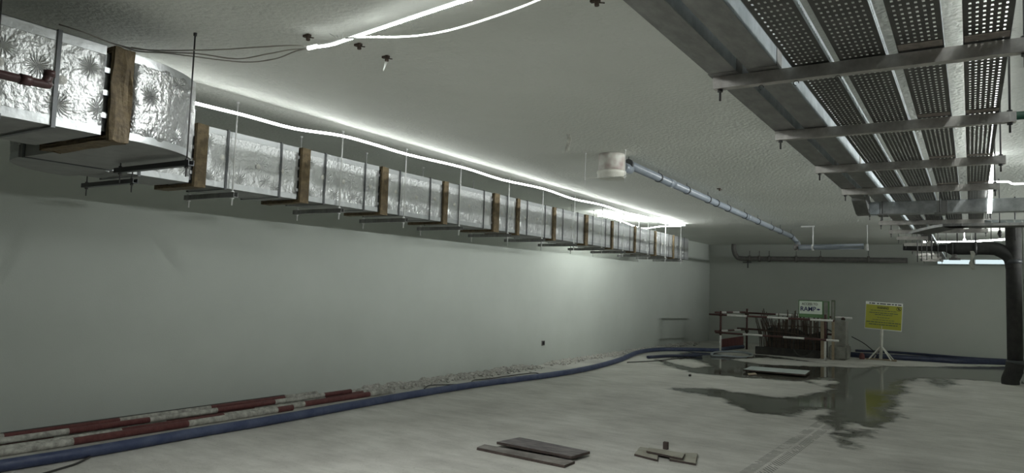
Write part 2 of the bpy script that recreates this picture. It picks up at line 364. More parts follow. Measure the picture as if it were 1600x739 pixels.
# ------------------------------------------------------------------ foil duct
X_R, X_L, Z0, Z1 = -5.50, -6.05, 2.385, 2.902
def rect_ring(bm, x0, x1, z0, z1, y0, y1, mi=0, th=.012):
    box(bm, x1-th, x1, y0, y1, z0, z1, mi); box(bm, x0, x0+th, y0, y1, z0, z1, mi)
    box(bm, x0+th, x1-th, y0, y1, z0, z0+th, mi); box(bm, x0+th, x1-th, y0, y1, z1-th, z1, mi)
def jacket(x0, x1, z0, z1, L_, seed, puff=.008):
    """quilted box, local y from 0 to L_"""
    rnd = random.Random(seed); bm = new(); ny = max(4, int(L_/.05)); cz = 9
    pins = [(ny*(k+.5)/max(1, round(L_/.3)), 0) for k in range(max(1, round(L_/.3)))]
    prof = []
    def seg(a, b, n): return [(a[0]+(b[0]-a[0])*i/n, a[1]+(b[1]-a[1])*i/n) for i in range(n)]
    prof += seg((x1, z0), (x1, z1), cz) + seg((x1, z1), (x0, z1), 8) + seg((x0, z1), (x0, z0), cz) + seg((x0, z0), (x1, z0), 8)
    rows = []
    for j in range(ny+1):
        y = L_*j/ny; row = []
        for i, (x, z) in enumerate(prof):
            d = rnd.uniform(-1, 1)*.0022
            if i < cz and i > 0:
                d += puff*math.sin(PI*i/cz)*(.6+.4*math.sin(y*PI*2/max(.3, L_/max(1, round(L_/.3)))))
                row.append(bm.verts.new((x+d, y, z)))
            else: row.append(bm.verts.new((x+(d if abs(x-x0) < .01 or abs(x-x1) < .01 else 0), y, z+(d if z in (z0, z1) else 0))))
        rows.append(row)
    n = len(prof)
    for a, b in zip(rows, rows[1:]):
        for i in range(n):
            f = bm.faces.new((a[i], a[(i+1) % n], b[(i+1) % n], b[i])); f.smooth = True
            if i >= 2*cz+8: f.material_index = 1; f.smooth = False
    bm.faces.new(rows[0][::-1]); bm.faces.new(rows[-1])
    bmesh.ops.recalc_face_normals(bm, faces=bm.faces)
    return bm
def duct_section(y0, y1, col0, straps, label, x0=X_L, x1=X_R, z0=Z0, z1=Z1, collar=True, npins=None, group='foil wrapped duct sections'):
    t = thing('duct_section', label, 'air duct', ((x0+x1)/2, y0, z0), 0, group)
    ox, L_ = (x0+x1)/2, y1-y0; a, b, h = x0-ox, x1-ox, z1-z0
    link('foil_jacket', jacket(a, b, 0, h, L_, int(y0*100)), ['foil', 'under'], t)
    bm = new(); box(bm, b+.001, b+.0045, .0, L_, 0, .05); link('corner_tape', bm, 'tape', t)
    bm = new(); box(bm, b+.001, b+.0045, .0, L_, h-.05, h+.004); box(bm, b-.06, b+.0045, 0, L_, h+.001, h+.004); link('corner_tape', bm, 'tape', t)
    for s in straps:
        bm = new(); rect_ring(bm, a-.012, b+.014, -.012, h+.010, s-y0-.011, s-y0+.011, th=.004); link('strap', bm, 'strap', t)
    if collar and col0 < y0-.01:
        bm = new(); w = y0-col0; rect_ring(bm, a-.02, b+.018, -.028, h+.008, -w*.78, 0, th=.03)
        for v in bm.verts: v.co += Vector((random.uniform(-1, 1), random.uniform(-1, 1), random.uniform(-1, 1)))*.003
        link('sealed_collar', bm, 'brown', t)
        bm = new(); rect_ring(bm, a+.03, b-.035, .03, h-.03, -w-.01, -w*.78, th=.02)
        for k in range(4):
            for xx in (b-.034,): box(bm, xx, xx+.02, -w*.96, -w*.8, .08+.11*k, .11+.11*k)
        link('flange_joint', bm, 'galv', t)
    k = npins or max(1, round(L_/.3))
    for i in range(k):
        for zc in ([.5] if L_ > .5 else [.5]):
            bm = new(); yy = L_*(i+.5)/k+random.uniform(-.04, .04); zz = h*(zc+random.uniform(-.03, .03))
            r = bmesh.ops.create_cone(bm, cap_ends=True, segments=10, radius1=.026, radius2=.012, depth=.006)
            bmesh.ops.rotate(bm, verts=bm.verts, matrix=Matrix.Rotation(PI/2, 3, 'Y'), cent=(0, 0, 0))
            bmesh.ops.translate(bm, verts=bm.verts, vec=(b+.011, yy, zz)); link('insulation_pin', bm, 'dial_white', t)
    return t
def yx(u, v): return at(u, v, x=X_R).y
def vb(u): return 291+.1495*(u-319)
secs = [(319, 462, 296, [351, 435]), (480, 589, 463, [504.5, 567]), (603, 688, 590, [621.7, 669.6]), (697, 766.5, 689, [715, 754]), (778, 804, 767.5, [790.6]),
        (810, 861, 805, [822, 850]), (867, 911, 862, [878, 901]), (917, 953, 912, [925, 945]), (957, 989, 954, [965, 983]), (992.5, 1021, 990, [999, 1014]), (1024.5, 1050, 1022, [1031, 1044]), (1052.5, 1075, 1051, [1059, 1068])]
slab = ['with four white pins nearest the camera in the straight run', 'second after the bend', 'third after the bend', 'fourth after the bend', 'short piece with one strap, fifth after the bend',
        'sixth after the bend', 'seventh after the bend', 'eighth after the bend', 'fourth from the far end', 'third from the far end', 'next to the last at the far end', 'last at the far end of the run']
for (a, b, c, st), lb in zip(secs, slab):
    duct_section(yx(a, vb(a)), yx(b, vb(b)), yx(c, vb(c)), [yx(s, vb(s)) for s in st], 'silver foil wrapped duct section, '+lb)
# the wide near section and the two bends
NXR, NXL = -4.05, -4.80
SZ0, SZ1 = Z0, Z1
Z0, Z1 = 2.37, 2.88
duct_section(-1.2, 2.05, -1.2, [.6, 1.80], 'wide silver foil duct section at the left edge of the photo, with a dark strap', NXL, NXR, Z0, Z1, collar=False, npins=9)
def bend(cx, cy, a0, a1, rin, rout, name, label, collar_end=None, n=22):
    """rectangular bend about (cx, cy); rin, rout are functions of 0..1"""
    t = thing(name, label, 'air duct', (cx, cy, Z0), 0, 'duct bends')
    h = Z1-Z0; bm = new(); rows = []; rnd = random.Random(3)
    for j in range(n+1):
        s = j/n; th = a0+(a1-a0)*s; d = Vector((math.cos(th), math.sin(th), 0)); ri, ro = rin(s), rout(s); row = []
        for k in range(9):
            z = h*k/8; e = (.010*math.sin(PI*k/8)+rnd.uniform(-1, 1)*.006) if 0 < k < 8 else 0
            row.append(bm.verts.new(d*(ro+e)+Vector((0, 0, z))))
        for k in range(1, 4): row.append(bm.verts.new(d*(ro+(ri-ro)*k/4)+Vector((0, 0, h))))
        for k in range(9):
            z = h*(8-k)/8; e = rnd.uniform(-1, 1)*.003 if 0 < k < 8 else 0
            row.append(bm.verts.new(d*(ri-e)+Vector((0, 0, z))))
        for k in range(1, 4): row.append(bm.verts.new(d*(ri+(ro-ri)*k/4)))
        rows.append(row)
    m = len(rows[0])
    for a, b in zip(rows, rows[1:]):
        for i in range(m):
            f = bm.faces.new((a[i], a[(i+1) % m], b[(i+1) % m], b[i])); f.smooth = i < 8 or 11 <= i < 20
            if i >= 20: f.material_index = 1
    bm.faces.new(rows[0]); bm.faces.new(rows[-1][::-1]); bmesh.ops.recalc_face_normals(bm, faces=bm.faces)
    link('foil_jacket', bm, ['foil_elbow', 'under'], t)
    for side, rf in (('o', rout), ('i', rin)):
        for z0_, z1_ in ((0, .045), (h-.05, h)):
            bm = new(); prev = None
            for j in range(n+1):
                s = j/n; th = a0+(a1-a0)*s; d = Vector((math.cos(th), math.sin(th), 0)); r = rf(s)+(.004 if side == 'o' else -.004)
                cur = (bm.verts.new(d*r+Vector((0, 0, z0_))), bm.verts.new(d*r+Vector((0, 0, z1_))))
                if prev: bm.faces.new((prev[0], cur[0], cur[1], prev[1])).smooth = True
                prev = cur
            link('edge_tape', bm, 'tape', t)
    return t, h
ease = lambda s: s*s*(3-2*s)
C1 = (-4.83, 2.20)
e1, hh = bend(C1[0], C1[1], 0, PI/2, lambda s: .04+.0*s, lambda s: .785-.17*ease(max(0, (s-.45)/.55)), 'duct_bend', 'crumpled silver foil duct bend turning left beside the wide near section')
bm = new(); rect_ring(bm, NXL-C1[0]-.02, .785+.018, -.022, hh+.01, -.115, 0, th=.03)
bmesh.ops.subdivide_edges(bm, edges=bm.edges, cuts=4, use_grid_fill=True)
for v in bm.verts: v.co += Vector((random.uniform(-1, 1)*.007, random.uniform(-1, 1)*.006, random.uniform(-1, 1)*.005))
link('sealed_collar', bm, 'brown', e1)
bm = new(); rect_ring(bm, NXL-C1[0]+.02, .785-.03, .03, hh-.03, -.16, -.11, th=.02)
for k in range(3): box(bm, .755, .782, -.152, -.118, .10+.13*k, .13+.13*k)
link('flange_joint', bm, 'galv', e1)
C2 = (-5.44, 2.20+.615+.05)
bend(C2[0], C2[1], 1.5*PI, PI, lambda s: .05, lambda s: .64+0*s, 'duct_bend', 'silver foil duct bend beneath and behind the near bend, before the straight run')
Z0, Z1 = SZ0, SZ1
# short link between the two bends and the piece up to the first collar
bm = new(); t = thing('duct_link', 'short cross piece of duct between the two bends near the ceiling at left', 'air duct', (C2[0], 2.23, 2.37))
box(bm, 0.002, C1[0]-C2[0]-.002, 0, .585, 0, hh-.002); o = link('foil_jacket', bm, 'under', t)
bm = new(); box(bm, .05, .08, -.006, .59, -.006, hh+.002); link('strap', bm, 'strap', t)
duct_section(C2[1]+.01, yx(294, vb(294)), C2[1]+.01, [3.1], 'silver foil duct piece half hidden below the near bend, before the straight run', collar=False, npins=2)

# ------------------------------------------------------------------ hangers
def hanger(name, y, xr, xl, zb, label, cat, group, hb=.035, wb=.04, tail=.07, mrod='rod', mbar='strut', r=.005, over=.05, skew=0, rods=(1, 1)):
    t = thing(name, label, cat, ((xr+xl)/2, y, zb), skew, group); cx = (xr+xl)/2; a, b = xl-cx, xr-cx
    bm = new(); th = .004
    box(bm, a-over, b+over, -wb/2, -wb/2+th, 0, hb); box(bm, a-over, b+over, wb/2-th, wb/2, 0, hb); box(bm, a-over, b+over, -wb/2+th, wb/2-th, 0, th)
    link('channel', bm, mbar, t)
    for i, x in enumerate((b, a)):
        if not rods[i]: continue
        bm = new(); tube(bm, [(x, 0, -tail), (x, 0, H-zb)], r, 8); link('threaded_rod', bm, mrod, t)
        bm = new(); tube(bm, [(x, 0, -.014), (x, 0, -.001)], r*2.4, 6); link('nut', bm, mrod, t)
        bm = new(); tube(bm, [(x, 0, hb+.001), (x, 0, hb+.012)], r*2.4, 6); link('nut', bm, mrod, t)
        bm = new(); tube(bm, [(x, 0, H-zb-.02), (x, 0, H-zb)], r*2.2, 8); link('ceiling_anchor', bm, mrod, t)
    return t
dy = [3.94, 5.24, 6.27, 7.37, 8.57, 9.58, 10.69, 11.83, 12.82, 14.17, 15.25, 16.33]
for i, y in enumerate(dy):
    hanger('duct_hanger', y, -5.455, -6.10, 2.305, 'rod trapeze hanger of the straight foil duct, %s from its near end' % ords(i), 'duct hanger', 'hangers of the foil duct', hb=.045, mbar='galv_dull', r=.007, wb=.045)
hanger('duct_hanger', 2.66, -4.17, -4.95, 2.30, 'dark rod trapeze hanger under the crumpled duct bend at left', 'duct hanger', 'hangers of the near duct', mrod='rod_dark', mbar='strap')
hanger('duct_hanger', 1.50, -3.99, -4.86, 2.325, 'dark rod trapeze hanger under the wide near duct at the left edge', 'duct hanger', 'hangers of the near duct', mrod='rod_dark', mbar='strap')
hanger('duct_hanger', 3.02, -5.44, -6.12, 2.30, 'trapeze hanger under the lower duct bend behind the near bend', 'duct hanger', 'hangers of the near duct', mrod='rod_dark', mbar='strap')

# maroon pipe crossing the near duct
bm = new(); t = thing('maroon_pipe', 'dark maroon pipe with an elbow in front of the near duct, left edge', 'pipe', (-3.85, 0, 2.53))
tube(bm, spline([(0, -1.5, 0), (0, 1.0, 0), (0, 1.62, 0), (0, 1.665, .015), (0, 1.68, .06)], 6), .022, 14); link('pipe_run', bm, 'redpipe', t)
bm = new(); tube(bm, [(0, 1.55, 0), (0, 1.60, 0)], .027, 14); link('elbow_socket', bm, 'redpipe', t)
bm = new(); tube(bm, [(0, 1.68, .045), (0, 1.68, .075)], .027, 14); link('elbow_mouth', bm, 'redpipe', t)
for yy in (-1.0, 1.2):
    bm = new(); tube(bm, [(0, yy, .0), (0, yy, H-2.53)], .005, 8); tube(bm, [(0, yy-.01, 0), (0, yy+.01, 0)], .029, 14); link('pipe_clip', bm, 'rod_dark', t)

# ------------------------------------------------------------------ rope lights and cords
XS = -5.25
sp = [at(u, v, x=XS) for u, v in ((290, 158), (340, 170), (385, 181), (460, 201), (533, 212), (585, 226), (639, 242), (724, 262), (785, 281), (849, 295), (896, 311), (939, 320), (976, 332), (1009, 339), (1040, 349), (1070, 352))]
sp = [Vector((XS, 2.72, 2.98))] + sp
bm = new(); strip_mesh(bm, spline(sp, 4), .023, .012, (1, 0, .0)); tag(link('rope_light', bm, ['led_side', 'led_back']), 'glowing white rope light sagging along the rods above the foil duct', 'rope light')
lp = [at(u, v, x=xx_) for u, v, xx_ in ((937, 336, -6.08), (970, 345, -6.08), (990, 353, -6.05), (1007, 357, -5.9))] + [at(1030, 354, x=-5.45), at(1064, 353, x=-5.3)]
bm = new(); tube(bm, spline(lp, 5), .009, 6); tag(link('rope_light', bm, 'led_loop'), 'slack loop of glowing rope light behind the far end of the foil duct', 'rope light')
bm = new(); tube(bm, [lp[0]+Vector((0, -.02, -.03)), lp[0]+Vector((0, -.02, .03))], .03, 10); tag(link('lamp_bulb', bm, 'led_loop'), 'small glowing bulb at the start of the slack rope light loop over the duct', 'lamp')
mp_ = [at(485, 74, z=3.08), at(515, 70, z=3.09), at(540, 62, z=3.1), at(600, 42, z=3.1), at(665, 20, z=3.1), at(735, -3, z=3.1)]
d_ = (mp_[-1]-mp_[-2]).normalized()
mp_ += [mp_[-1]+d_*.15, mp_[-1]+d_*.3]
bm = new(); strip_mesh(bm, spline(mp_, 5), .022, .012, (.1, .1, -1), 0, 1)
tag(link('rope_light', bm, ['led_mid', 'led_glow']), 'bright rope light slung across the ceiling at the top of the photo', 'rope light')
bm = new(); tube(bm, [mp_[0]+Vector((-.02, 0, -.002)), mp_[0]+Vector((.06, 0, -.002))], .014, 10); tag(link('rope_light_connector', bm, 'led_glow'), 'lit plug end of the rope light slung across the ceiling', 'connector')
cz = [at(540, 60, z=3.09), at(580, 58, z=3.08), at(640, 57, z=3.07), at(700, 48, z=3.06), at(770, 27, z=3.06), at(840, 1, z=3.07), at(930, -40, z=3.1)]
bm = new(); tube(bm, spline(cz, 5), .0065, 8); tag(link('power_cord', bm, 'white_cord'), 'white power cord sagging beside the bright ceiling rope light', 'cord')
for pts, lb in (([(92, 38), (130, 50), (180, 69), (230, 78), (330, 78), (400, 74), (455, 71), (487, 73)], 'thin grey cord running from the duct top to the ceiling rope light, upper one'),
                ([(190, 72), (215, 80), (260, 83), (300, 88), (380, 97), (430, 92), (462, 80), (487, 75)], 'thin grey cord sagging lowest between the duct bend and the ceiling rope light'),
                ([(205, 74), (250, 81), (310, 84), (370, 92), (420, 84), (452, 78), (480, 76)], 'thin grey cord between the two others left of the ceiling rope light')):
    q = [at(u, v, z=3.10-.004*i*(len(pts)-1-i)) for i, (u, v) in enumerate(pts)]
    bm = new(); tube(bm, spline(q, 5), .0045, 6); tag(link('grey_cord', bm, 'grey_cord'), lb, 'cord')
bm = new()
for k in range(6):
    a = at(533+random.uniform(-3, 3), 62+random.uniform(-3, 3), z=3.1); tube(bm, [a, a+Vector((random.uniform(-.06, .06), random.uniform(-.06, .06), random.uniform(0, .05)))], .003, 5)
tag(link('cable_tie_bundle', bm, 'white_cord'), 'knot of white cable ties where the cord meets the ceiling rope light', 'cable ties')
# tray rope light: along above the trays, then hanging down
tpts = [Vector((.22, 2.2, 3.11)), Vector((.245, 3.5, 3.10)), Vector((.28, 5.0, 3.11)), Vector((.33, 7.0, 3.10)), Vector((.37, 8.7, 3.11))]
bm = new(); strip_mesh(bm, spline(tpts, 4), .028, .012, (-1, 0, 0)); tag(link('rope_light', bm, ['led_tray', 'led_glow']), 'glowing rope light fixed under the ceiling above the rightmost cable tray', 'rope light')
tpts = [at(1552, 232, y=9.0), at(1549, 256, y=9.0), at(1548, 295, y=9.0), at(1546, 333, y=9.0)]
bm = new(); tube(bm, spline(tpts, 4), .019, 8); tag(link('rope_light', bm, 'led_hang'), 'short end of rope light hanging down past the rightmost cable tray', 'rope light')
bm = new(); tube(bm, spline([at(1551, 284, y=9.6), at(1575, 284, y=9.6), at(1600, 287, y=9.6), Vector((1.6, 9.6, 3.0)), Vector((3.2, 9.5, 3.02))], 4), .010, 8)
tag(link('rope_light', bm, 'led_cross'), 'thin glowing rope light crossing to the right edge of the photo', 'rope light')
bm = new(); tube(bm, spline([at(1443, 378, y=18.6), at(1500, 378, y=18.6), at(1540, 376, y=18.6), at(1573, 374, y=18.6), Vector((2.2, 18.6, 3.02)), Vector((3.6, 18.6, 3.02))], 4), .018, 8)
tag(link('rope_light', bm, 'led_rear'), 'glowing rope light strung above the horizontal black pipe at the back', 'rope light')
bm = new(); p = at(1507, 377, y=18.55); tube(bm, [p, Vector((p.x, p.y, H))], .006, 6); tube(bm, [p+Vector((0, 0, .05)), p+Vector((0, 0, .0)), p-Vector((0, 0, .04))], [.02, .035, .02], 10); tag(link('lamp_bulb', bm, 'led_rear'), 'small round bulb on the rope light above the black pipe', 'lamp')
t = thing('linear_floodlight', 'long louvred linear lamp along the right side of the deck beyond the trays', 'lamp', (5.4, 13.2, 2.82))
bm = new(); box(bm, 0, .06, -7, 7, -.035, .035, bev=.004); link('housing', bm, 'galv_dull', t)
bm = new(); box(bm, -.004, -.001, -6.98, 6.98, -.025, .025); link('diffuser', bm, 'led_glow', t)
for yy in (-6, 0, 6):
    bm = new(); tube(bm, [(.03, yy, .036), (.03, yy, H-2.82)], .004, 6); link('hanger', bm, 'rod', t)
la = bpy.data.lights.new('linear_lamp', 'AREA'); la.shape = 'RECTANGLE'; la.size = .05; la.size_y = 13.9; la.spread = math.radians(62)  # narrow louvre-like spread added to keep light off the right floor and near ceiling
la.energy = LED_FAR; la.color = LEDC
lo = bpy.data.objects.new('linear_lamp', la); C.objects.link(lo); lo.parent = t; lo.location = (-.012, 0, 0)
lo.rotation_euler = (0, math.radians(90+13), 0)
# added glowing panel standing in for a bright patch of ceiling, near the right edge
t = thing('ceiling_light', 'bright bluish white light panel on the ceiling beyond the rightmost tray', 'ceiling light', (.88, 3.2, H))
bm = new(); box(bm, -.3, .3, -.6, .6, -.012, -.002); link('diffuser', bm, 'panel', t)
bm = new(); box(bm, -.32, -.3, -.62, .62, -.02, -.001); box(bm, .3, .32, -.62, .62, -.02, -.001); box(bm, -.3, .3, -.62, -.6, -.02, -.001); box(bm, -.3, .3, .6, .62, -.02, -.001); link('frame', bm, 'sign_white', t)
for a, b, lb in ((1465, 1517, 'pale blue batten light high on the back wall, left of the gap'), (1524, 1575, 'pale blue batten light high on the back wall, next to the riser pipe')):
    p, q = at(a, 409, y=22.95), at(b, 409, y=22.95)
    t = thing('batten_light', lb, 'light', (p.x, 22.95, p.z))  # bar glows in place of trunking that reflects the rope light
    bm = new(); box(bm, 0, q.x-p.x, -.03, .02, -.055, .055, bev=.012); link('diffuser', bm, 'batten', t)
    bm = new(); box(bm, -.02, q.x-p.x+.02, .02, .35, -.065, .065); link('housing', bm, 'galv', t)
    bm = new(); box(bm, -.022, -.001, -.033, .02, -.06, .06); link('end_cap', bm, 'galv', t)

# ------------------------------------------------------------------ cable containment at right
SL = .022
ang = math.atan(-SL)
def sx(x, y): return x + SL*(y-2.5)
def run_thing(name, label, cat, x, y0, group=None):
    return thing(name, label, cat, (sx(x, y0), y0, ZT), ang, group)
ZT = 2.70
def trunking(x0, x1, y0, y1, h, label):
    t = run_thing('cable_trunking', label, 'cable trunking', x0, y0, 'closed galvanised trunkings'); L_ = y1-y0; w = x1-x0
    bm = new(); box(bm, 0, w, 0, L_, 0, h, bev=.002)
    for f in bm.faces: f.material_index = 1 if f.normal.x > .7 else 0  # right-facing side painted lighter, as lit; the other faces stay darker
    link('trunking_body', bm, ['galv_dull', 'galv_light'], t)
    bm = new(); box(bm, -.004, w+.004, 0, L_, h, h+.004); link('lid', bm, 'galv', t)
    for k in range(int(L_/3)):
        bm = new(); yy = 1.1+3*k; 
        if yy > L_-.2: break
        box(bm, -.003, w+.003, yy-.05, yy+.05, -.002, 0); box(bm, w, w+.003, yy-.05, yy+.05, 0, h); link('joint_plate', bm, 'galv_dull', t)
    return t
trunking(-1.045, -.905, -.6, 8.55, .075, 'plain galvanised trunking, leftmost of the overhead runs, bending down at its far end')
trunking(-.855, -.715, -.6, 13.2, .09, 'plain galvanised trunking between the leftmost trunking and the first perforated tray')
def tray(x0, x1, y0, y1, label, ncol, pitch=.05, hole=.022, hh=.042):
    t = run_thing('cable_tray', label, 'cable tray', x0, y0, 'perforated cable trays'); w = x1-x0; L_ = y1-y0
    mx = .012; cw = (w-2*mx)/ncol; hx = min(cw*.38, .011)
    X = [0.]
    for k in range(ncol): c = mx+cw*(k+.5); X += [c-hx*.5, c+hx*.5]
    X.append(w)
    nr = int(L_/pitch); Y = [0.]
    for j in range(nr): c = pitch*(j+.5); Y += [c-hole/2, c+hole/2]
    Y.append(L_)
    verts = [(x, y, 0) for y in Y for x in X]; nx_ = len(X); fc = []
    for j in range(len(Y)-1):
        for i in range(nx_-1):
            if i % 2 == 1 and j % 2 == 1: continue
            fc.append((j*nx_+i, j*nx_+i+1, (j+1)*nx_+i+1, (j+1)*nx_+i))
    me = bpy.data.meshes.new('tray_bed'); me.from_pydata(verts, [], fc); me.materials.append(M['tray'])
    o = bpy.data.objects.new('tray_bed', me); C.objects.link(o); o.parent = t
    md = o.modifiers.new('thickness', 'SOLIDIFY'); md.thickness = .0014; md.offset = 1
    for xx, mm in ((0, 'galv'), (w, 'galv_light')):  # right rail gets the lighter steel, as if lit
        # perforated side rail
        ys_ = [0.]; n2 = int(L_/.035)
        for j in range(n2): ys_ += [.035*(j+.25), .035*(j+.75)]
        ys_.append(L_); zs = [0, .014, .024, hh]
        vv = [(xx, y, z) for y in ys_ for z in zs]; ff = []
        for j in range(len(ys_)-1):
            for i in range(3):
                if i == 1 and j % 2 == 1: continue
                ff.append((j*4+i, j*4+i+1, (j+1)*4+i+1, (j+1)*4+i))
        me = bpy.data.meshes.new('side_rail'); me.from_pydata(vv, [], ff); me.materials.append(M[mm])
        o = bpy.data.objects.new('side_rail', me); C.objects.link(o); o.parent = t
        md = o.modifiers.new('thickness', 'SOLIDIFY'); md.thickness = .0014; md.offset = 0
    for yb in bars:
        if y0 < yb < y1-.2 and yb < 11 and x0 > -.3:
            bm = new(); box(bm, .004, w-.004, yb-y0-.13, yb-y0-.05, -.0035, -.0015); link('splice_plate', bm, 'tray_lip', t)  # tinted strip painting the bronze reflection beside each strut
            break_ = 0
    return t
bars = [2.02, 3.52, 4.88, 6.34, 7.80, 9.85, 11.2, 12.7, 14.1, 15.75, 17.6, 19.3, 20.8, 22.2]
tray(-.655, -.490, -.6, 22.6, 'perforated cable tray next to the plain trunkings, the one that reaches the back wall', 6)
tray(-.445, -.255, -.6, 12.9, 'perforated cable tray, second from the plain trunkings', 7)
tray(-.205, -.030, -.6, 12.9, 'perforated cable tray, third from the plain trunkings', 6)
tray(.040, .205, -.6, 12.9, 'rightmost perforated cable tray with light shining through its holes', 6)
for i, y in enumerate(bars):
    far = y > 13.5
    xl = sx(-1.04, y)+.03*0; xr = xl+(.50 if far else 1.34)
    if y < 3: lb = 'overhead strut channel carrying the trays above and behind the camera'
    else: lb = 'strut channel across the underside of the trays, %s counted from the camera' % ords(i-1)
    t = hanger('tray_support', y, xr-.045, xl+.035, 2.635, lb, 'tray support', 'struts under the cable trays', hb=.060, wb=.05, tail=.06, r=.006 if y < 9 else .005, over=.03, mrod='rod_dark')
# small hooks under the near struts
for i, (u, v) in enumerate(((1244, 126), (1189, 133), (1309, 118))):
    p = at(u, v, z=2.63); bm = new(); tube(bm, [p+Vector((.012*math.cos(a), 0, -.012+.012*math.sin(a))) for a in [k*PI/5-.2 for k in range(9)]], .002, 5)
    tag(link('wire_hook', bm, 'rod_dark'), ('small wire hook under the nearest strut, %s' % ['below the edge of the first perforated tray', 'between the two plain trunkings', 'below the gap beside the second perforated tray'][i]), 'hook')
# leftmost trunking drops and turns right
t = thing('trunking_bend', 'plain trunking bend dropping down from the leftmost run and turning right', 'cable trunking', (sx(-1.045, 8.55), 8.55, ZT), 0)
bm = new(); w = .14
pr = [(0, 0.0, .085), (.16, 0.0, .085), (.16, .0, -.02), (0, .0, -.115)]
a = [bm.verts.new((x, y, z)) for (x, y, z) in [(0, 0, .08), (0, 0, -.03), (0, .42, -.14), (0, .62, -.14), (0, .62, .02), (0, .30, .08)]]
b = [bm.verts.new(v.co+Vector((w, 0, 0))) for v in a]
bm.faces.new(a[::-1]); bm.faces.new(b)
for k in range(6):
    f = bm.faces.new((a[k], a[(k+1) % 6], b[(k+1) % 6], b[k]))
bmesh.ops.recalc_face_normals(bm, faces=bm.faces)
link('drop_piece', bm, 'galv_dull', t)
bm = new(); box(bm, w, w+.10, .44, .62, -.14, -.0, bev=.003); link('corner_piece', bm, 'galv_light', t)
bm = new()
for yy in (.30, .5):
    for zz in (-.03, -.1): tube(bm, [(w, yy if zz > -.05 else yy+.06, zz), (w+.006, yy if zz > -.05 else yy+.06, zz)], .008, 8)
link('screw', bm, 'rod_dark', t)
t = thing('cable_trunking', 'long plain trunking crossing to the right edge of the photo below the trays', 'cable trunking', (sx(-.80, 9.0), 9.0, 2.56), 0)
bm = new(); box(bm, -.01, 3.4, 0, .17, 0, .135, bev=.003); link('trunking_body', bm, 'galv', t)
bm = new(); box(bm, -.01, 3.4, -.004, .175, .135, .139); link('lid', bm, 'galv_light', t)
for xx in (.55, 2.6):
    bm = new(); box(bm, xx, xx+.1, -.003, .173, -.003, .0); box(bm, xx, xx+.1, -.003, -.0005, 0, .135); link('joint_plate', bm, 'galv_dull', t)
for xx, lb in ((.02, 'hanger rod at the left end of the crossing trunking'), (.58, 'hanger rod in front of the middle of the crossing trunking'), (1.45, 'hanger rod of the crossing trunking right of the rope light')):
    y = 8.95; x = sx(-.80, 9.0)+xx; t = thing('hanger_rod', lb, 'rod', (x, y, 2.5), 0, 'rods of the crossing trunking')
    bm = new(); tube(bm, [(0, 0, -.02), (0, 0, H-2.5)], .006, 8); link('threaded_rod', bm, 'rod_dark', t)
    bm = new(); box(bm, -.05, .05, -.015, .24, .044, .058); link('foot_bracket', bm, 'galv_dull', t)
# foil wrapped conduit crossing right
bm = new(); t = thing('wrapped_conduit', 'thin foil wrapped conduit crossing to the right edge below the trunking', 'conduit', (.40, 10.9, 2.62))
tube(bm, [(0, 0, 0), (3.4, 0, -.02)], .035, 14); link('conduit', bm, 'braid', t)
for k in range(40):
    bm = new() if k == 0 else bm
    a0 = .05+k*.08
    tube(bm, [(a0+.045*s/6, .036*math.cos(s/6*2*PI), .036*math.sin(s/6*2*PI)-.001) for s in range(7)], .0045, 5, cap=False)
link('wrapping', bm, 'dial_white', t)
bm = new(); p = at(1562, 372, y=10.9); tube(bm, [(p.x, 10.86, H), (p.x, 10.86, 2.5)], .006, 6); tube(bm, [(p.x, 10.86, 2.52), (p.x, 10.86, 2.47), (p.x, 10.86, 2.42)], [.01, .028, .008], 8)
tag(link('hanging_plug', bm, 'rod_dark'), 'dark plug hanging from a rod beside the riser pipe near the right edge', 'plug')
# diagonal branch tray bending right at the back
t = thing('branch_cable_tray', 'cable tray branching diagonally to the right towards the black riser', 'cable tray', (0, 0, 2.55))
def ribbon(bm, pts, w, th, z0, z1):
    prev = None
    for i, p in enumerate(pts):
        p = Vector(p); q = Vector(pts[min(i+1, len(pts)-1)])-Vector(pts[max(i-1, 0)]); n = Vector((-q.y, q.x, 0)).normalized()
        cur = [bm.verts.new(p+n*a+Vector((0, 0, b))) for a, b in ((-w/2, z0), (w/2, z0), (w/2, z1), (-w/2, z1))]
        if prev:
            for k in range(4): bm.faces.new((prev[k], prev[(k+1) % 4], cur[(k+1) % 4], cur[k]))
        else: bm.faces.new(cur)
        prev = cur
    bm.faces.new(prev[::-1]); bmesh.ops.recalc_face_normals(bm, faces=bm.faces)
pb = [at(1438, 366, z=2.55), at(1462, 360, z=2.55), at(1492, 354.5, z=2.55), at(1535, 354.5, z=2.55)]; pb = [Vector((p.x, p.y, 0)) for p in pb]
pb.append(Vector((3.2, pb[-1].y, 0))); path = spline(pb, 5); pass
bm = new(); ribbon(bm, path, .30, 0, 0, .003); link('tray_bed', bm, 'tray', t)
for s in (-1, 1):
    q = []
    for i, p in enumerate(path):
        d = path[min(i+1, len(path)-1)]-path[max(i-1, 0)]; n = Vector((-d.y, d.x, 0)).normalized(); q.append(p+n*.15*s)
    bm = new(); ribbon(bm, q, .004, 0, .0, .035); link('side_rail', bm, 'galv_dull', t)
t0 = t
for i, (x, y) in enumerate([(-.50, 15.3), (-.42, 14.9), (-.33, 14.5), (-.25, 14.1), (-.15, 13.7), (-.03, 13.4), (.12, 13.2), (.30, 12.85), (.55, 12.8), (.85, 12.8)]):
    bm = new(); tube(bm, [(x, y, 2.30 if i < 6 else 2.52), (x, y, H)], .006 if i % 3 else .010, 6)
    tag(link('hanger_rod', bm, 'rod_dark' if i != 7 else 'white_cord'), 'dark hanger rod hanging past the branching tray, %s from the left' % ords(i) if i != 7 else 'white hanger rod among the dark ones past the branching tray', 'rod', 'rods around the branching tray')

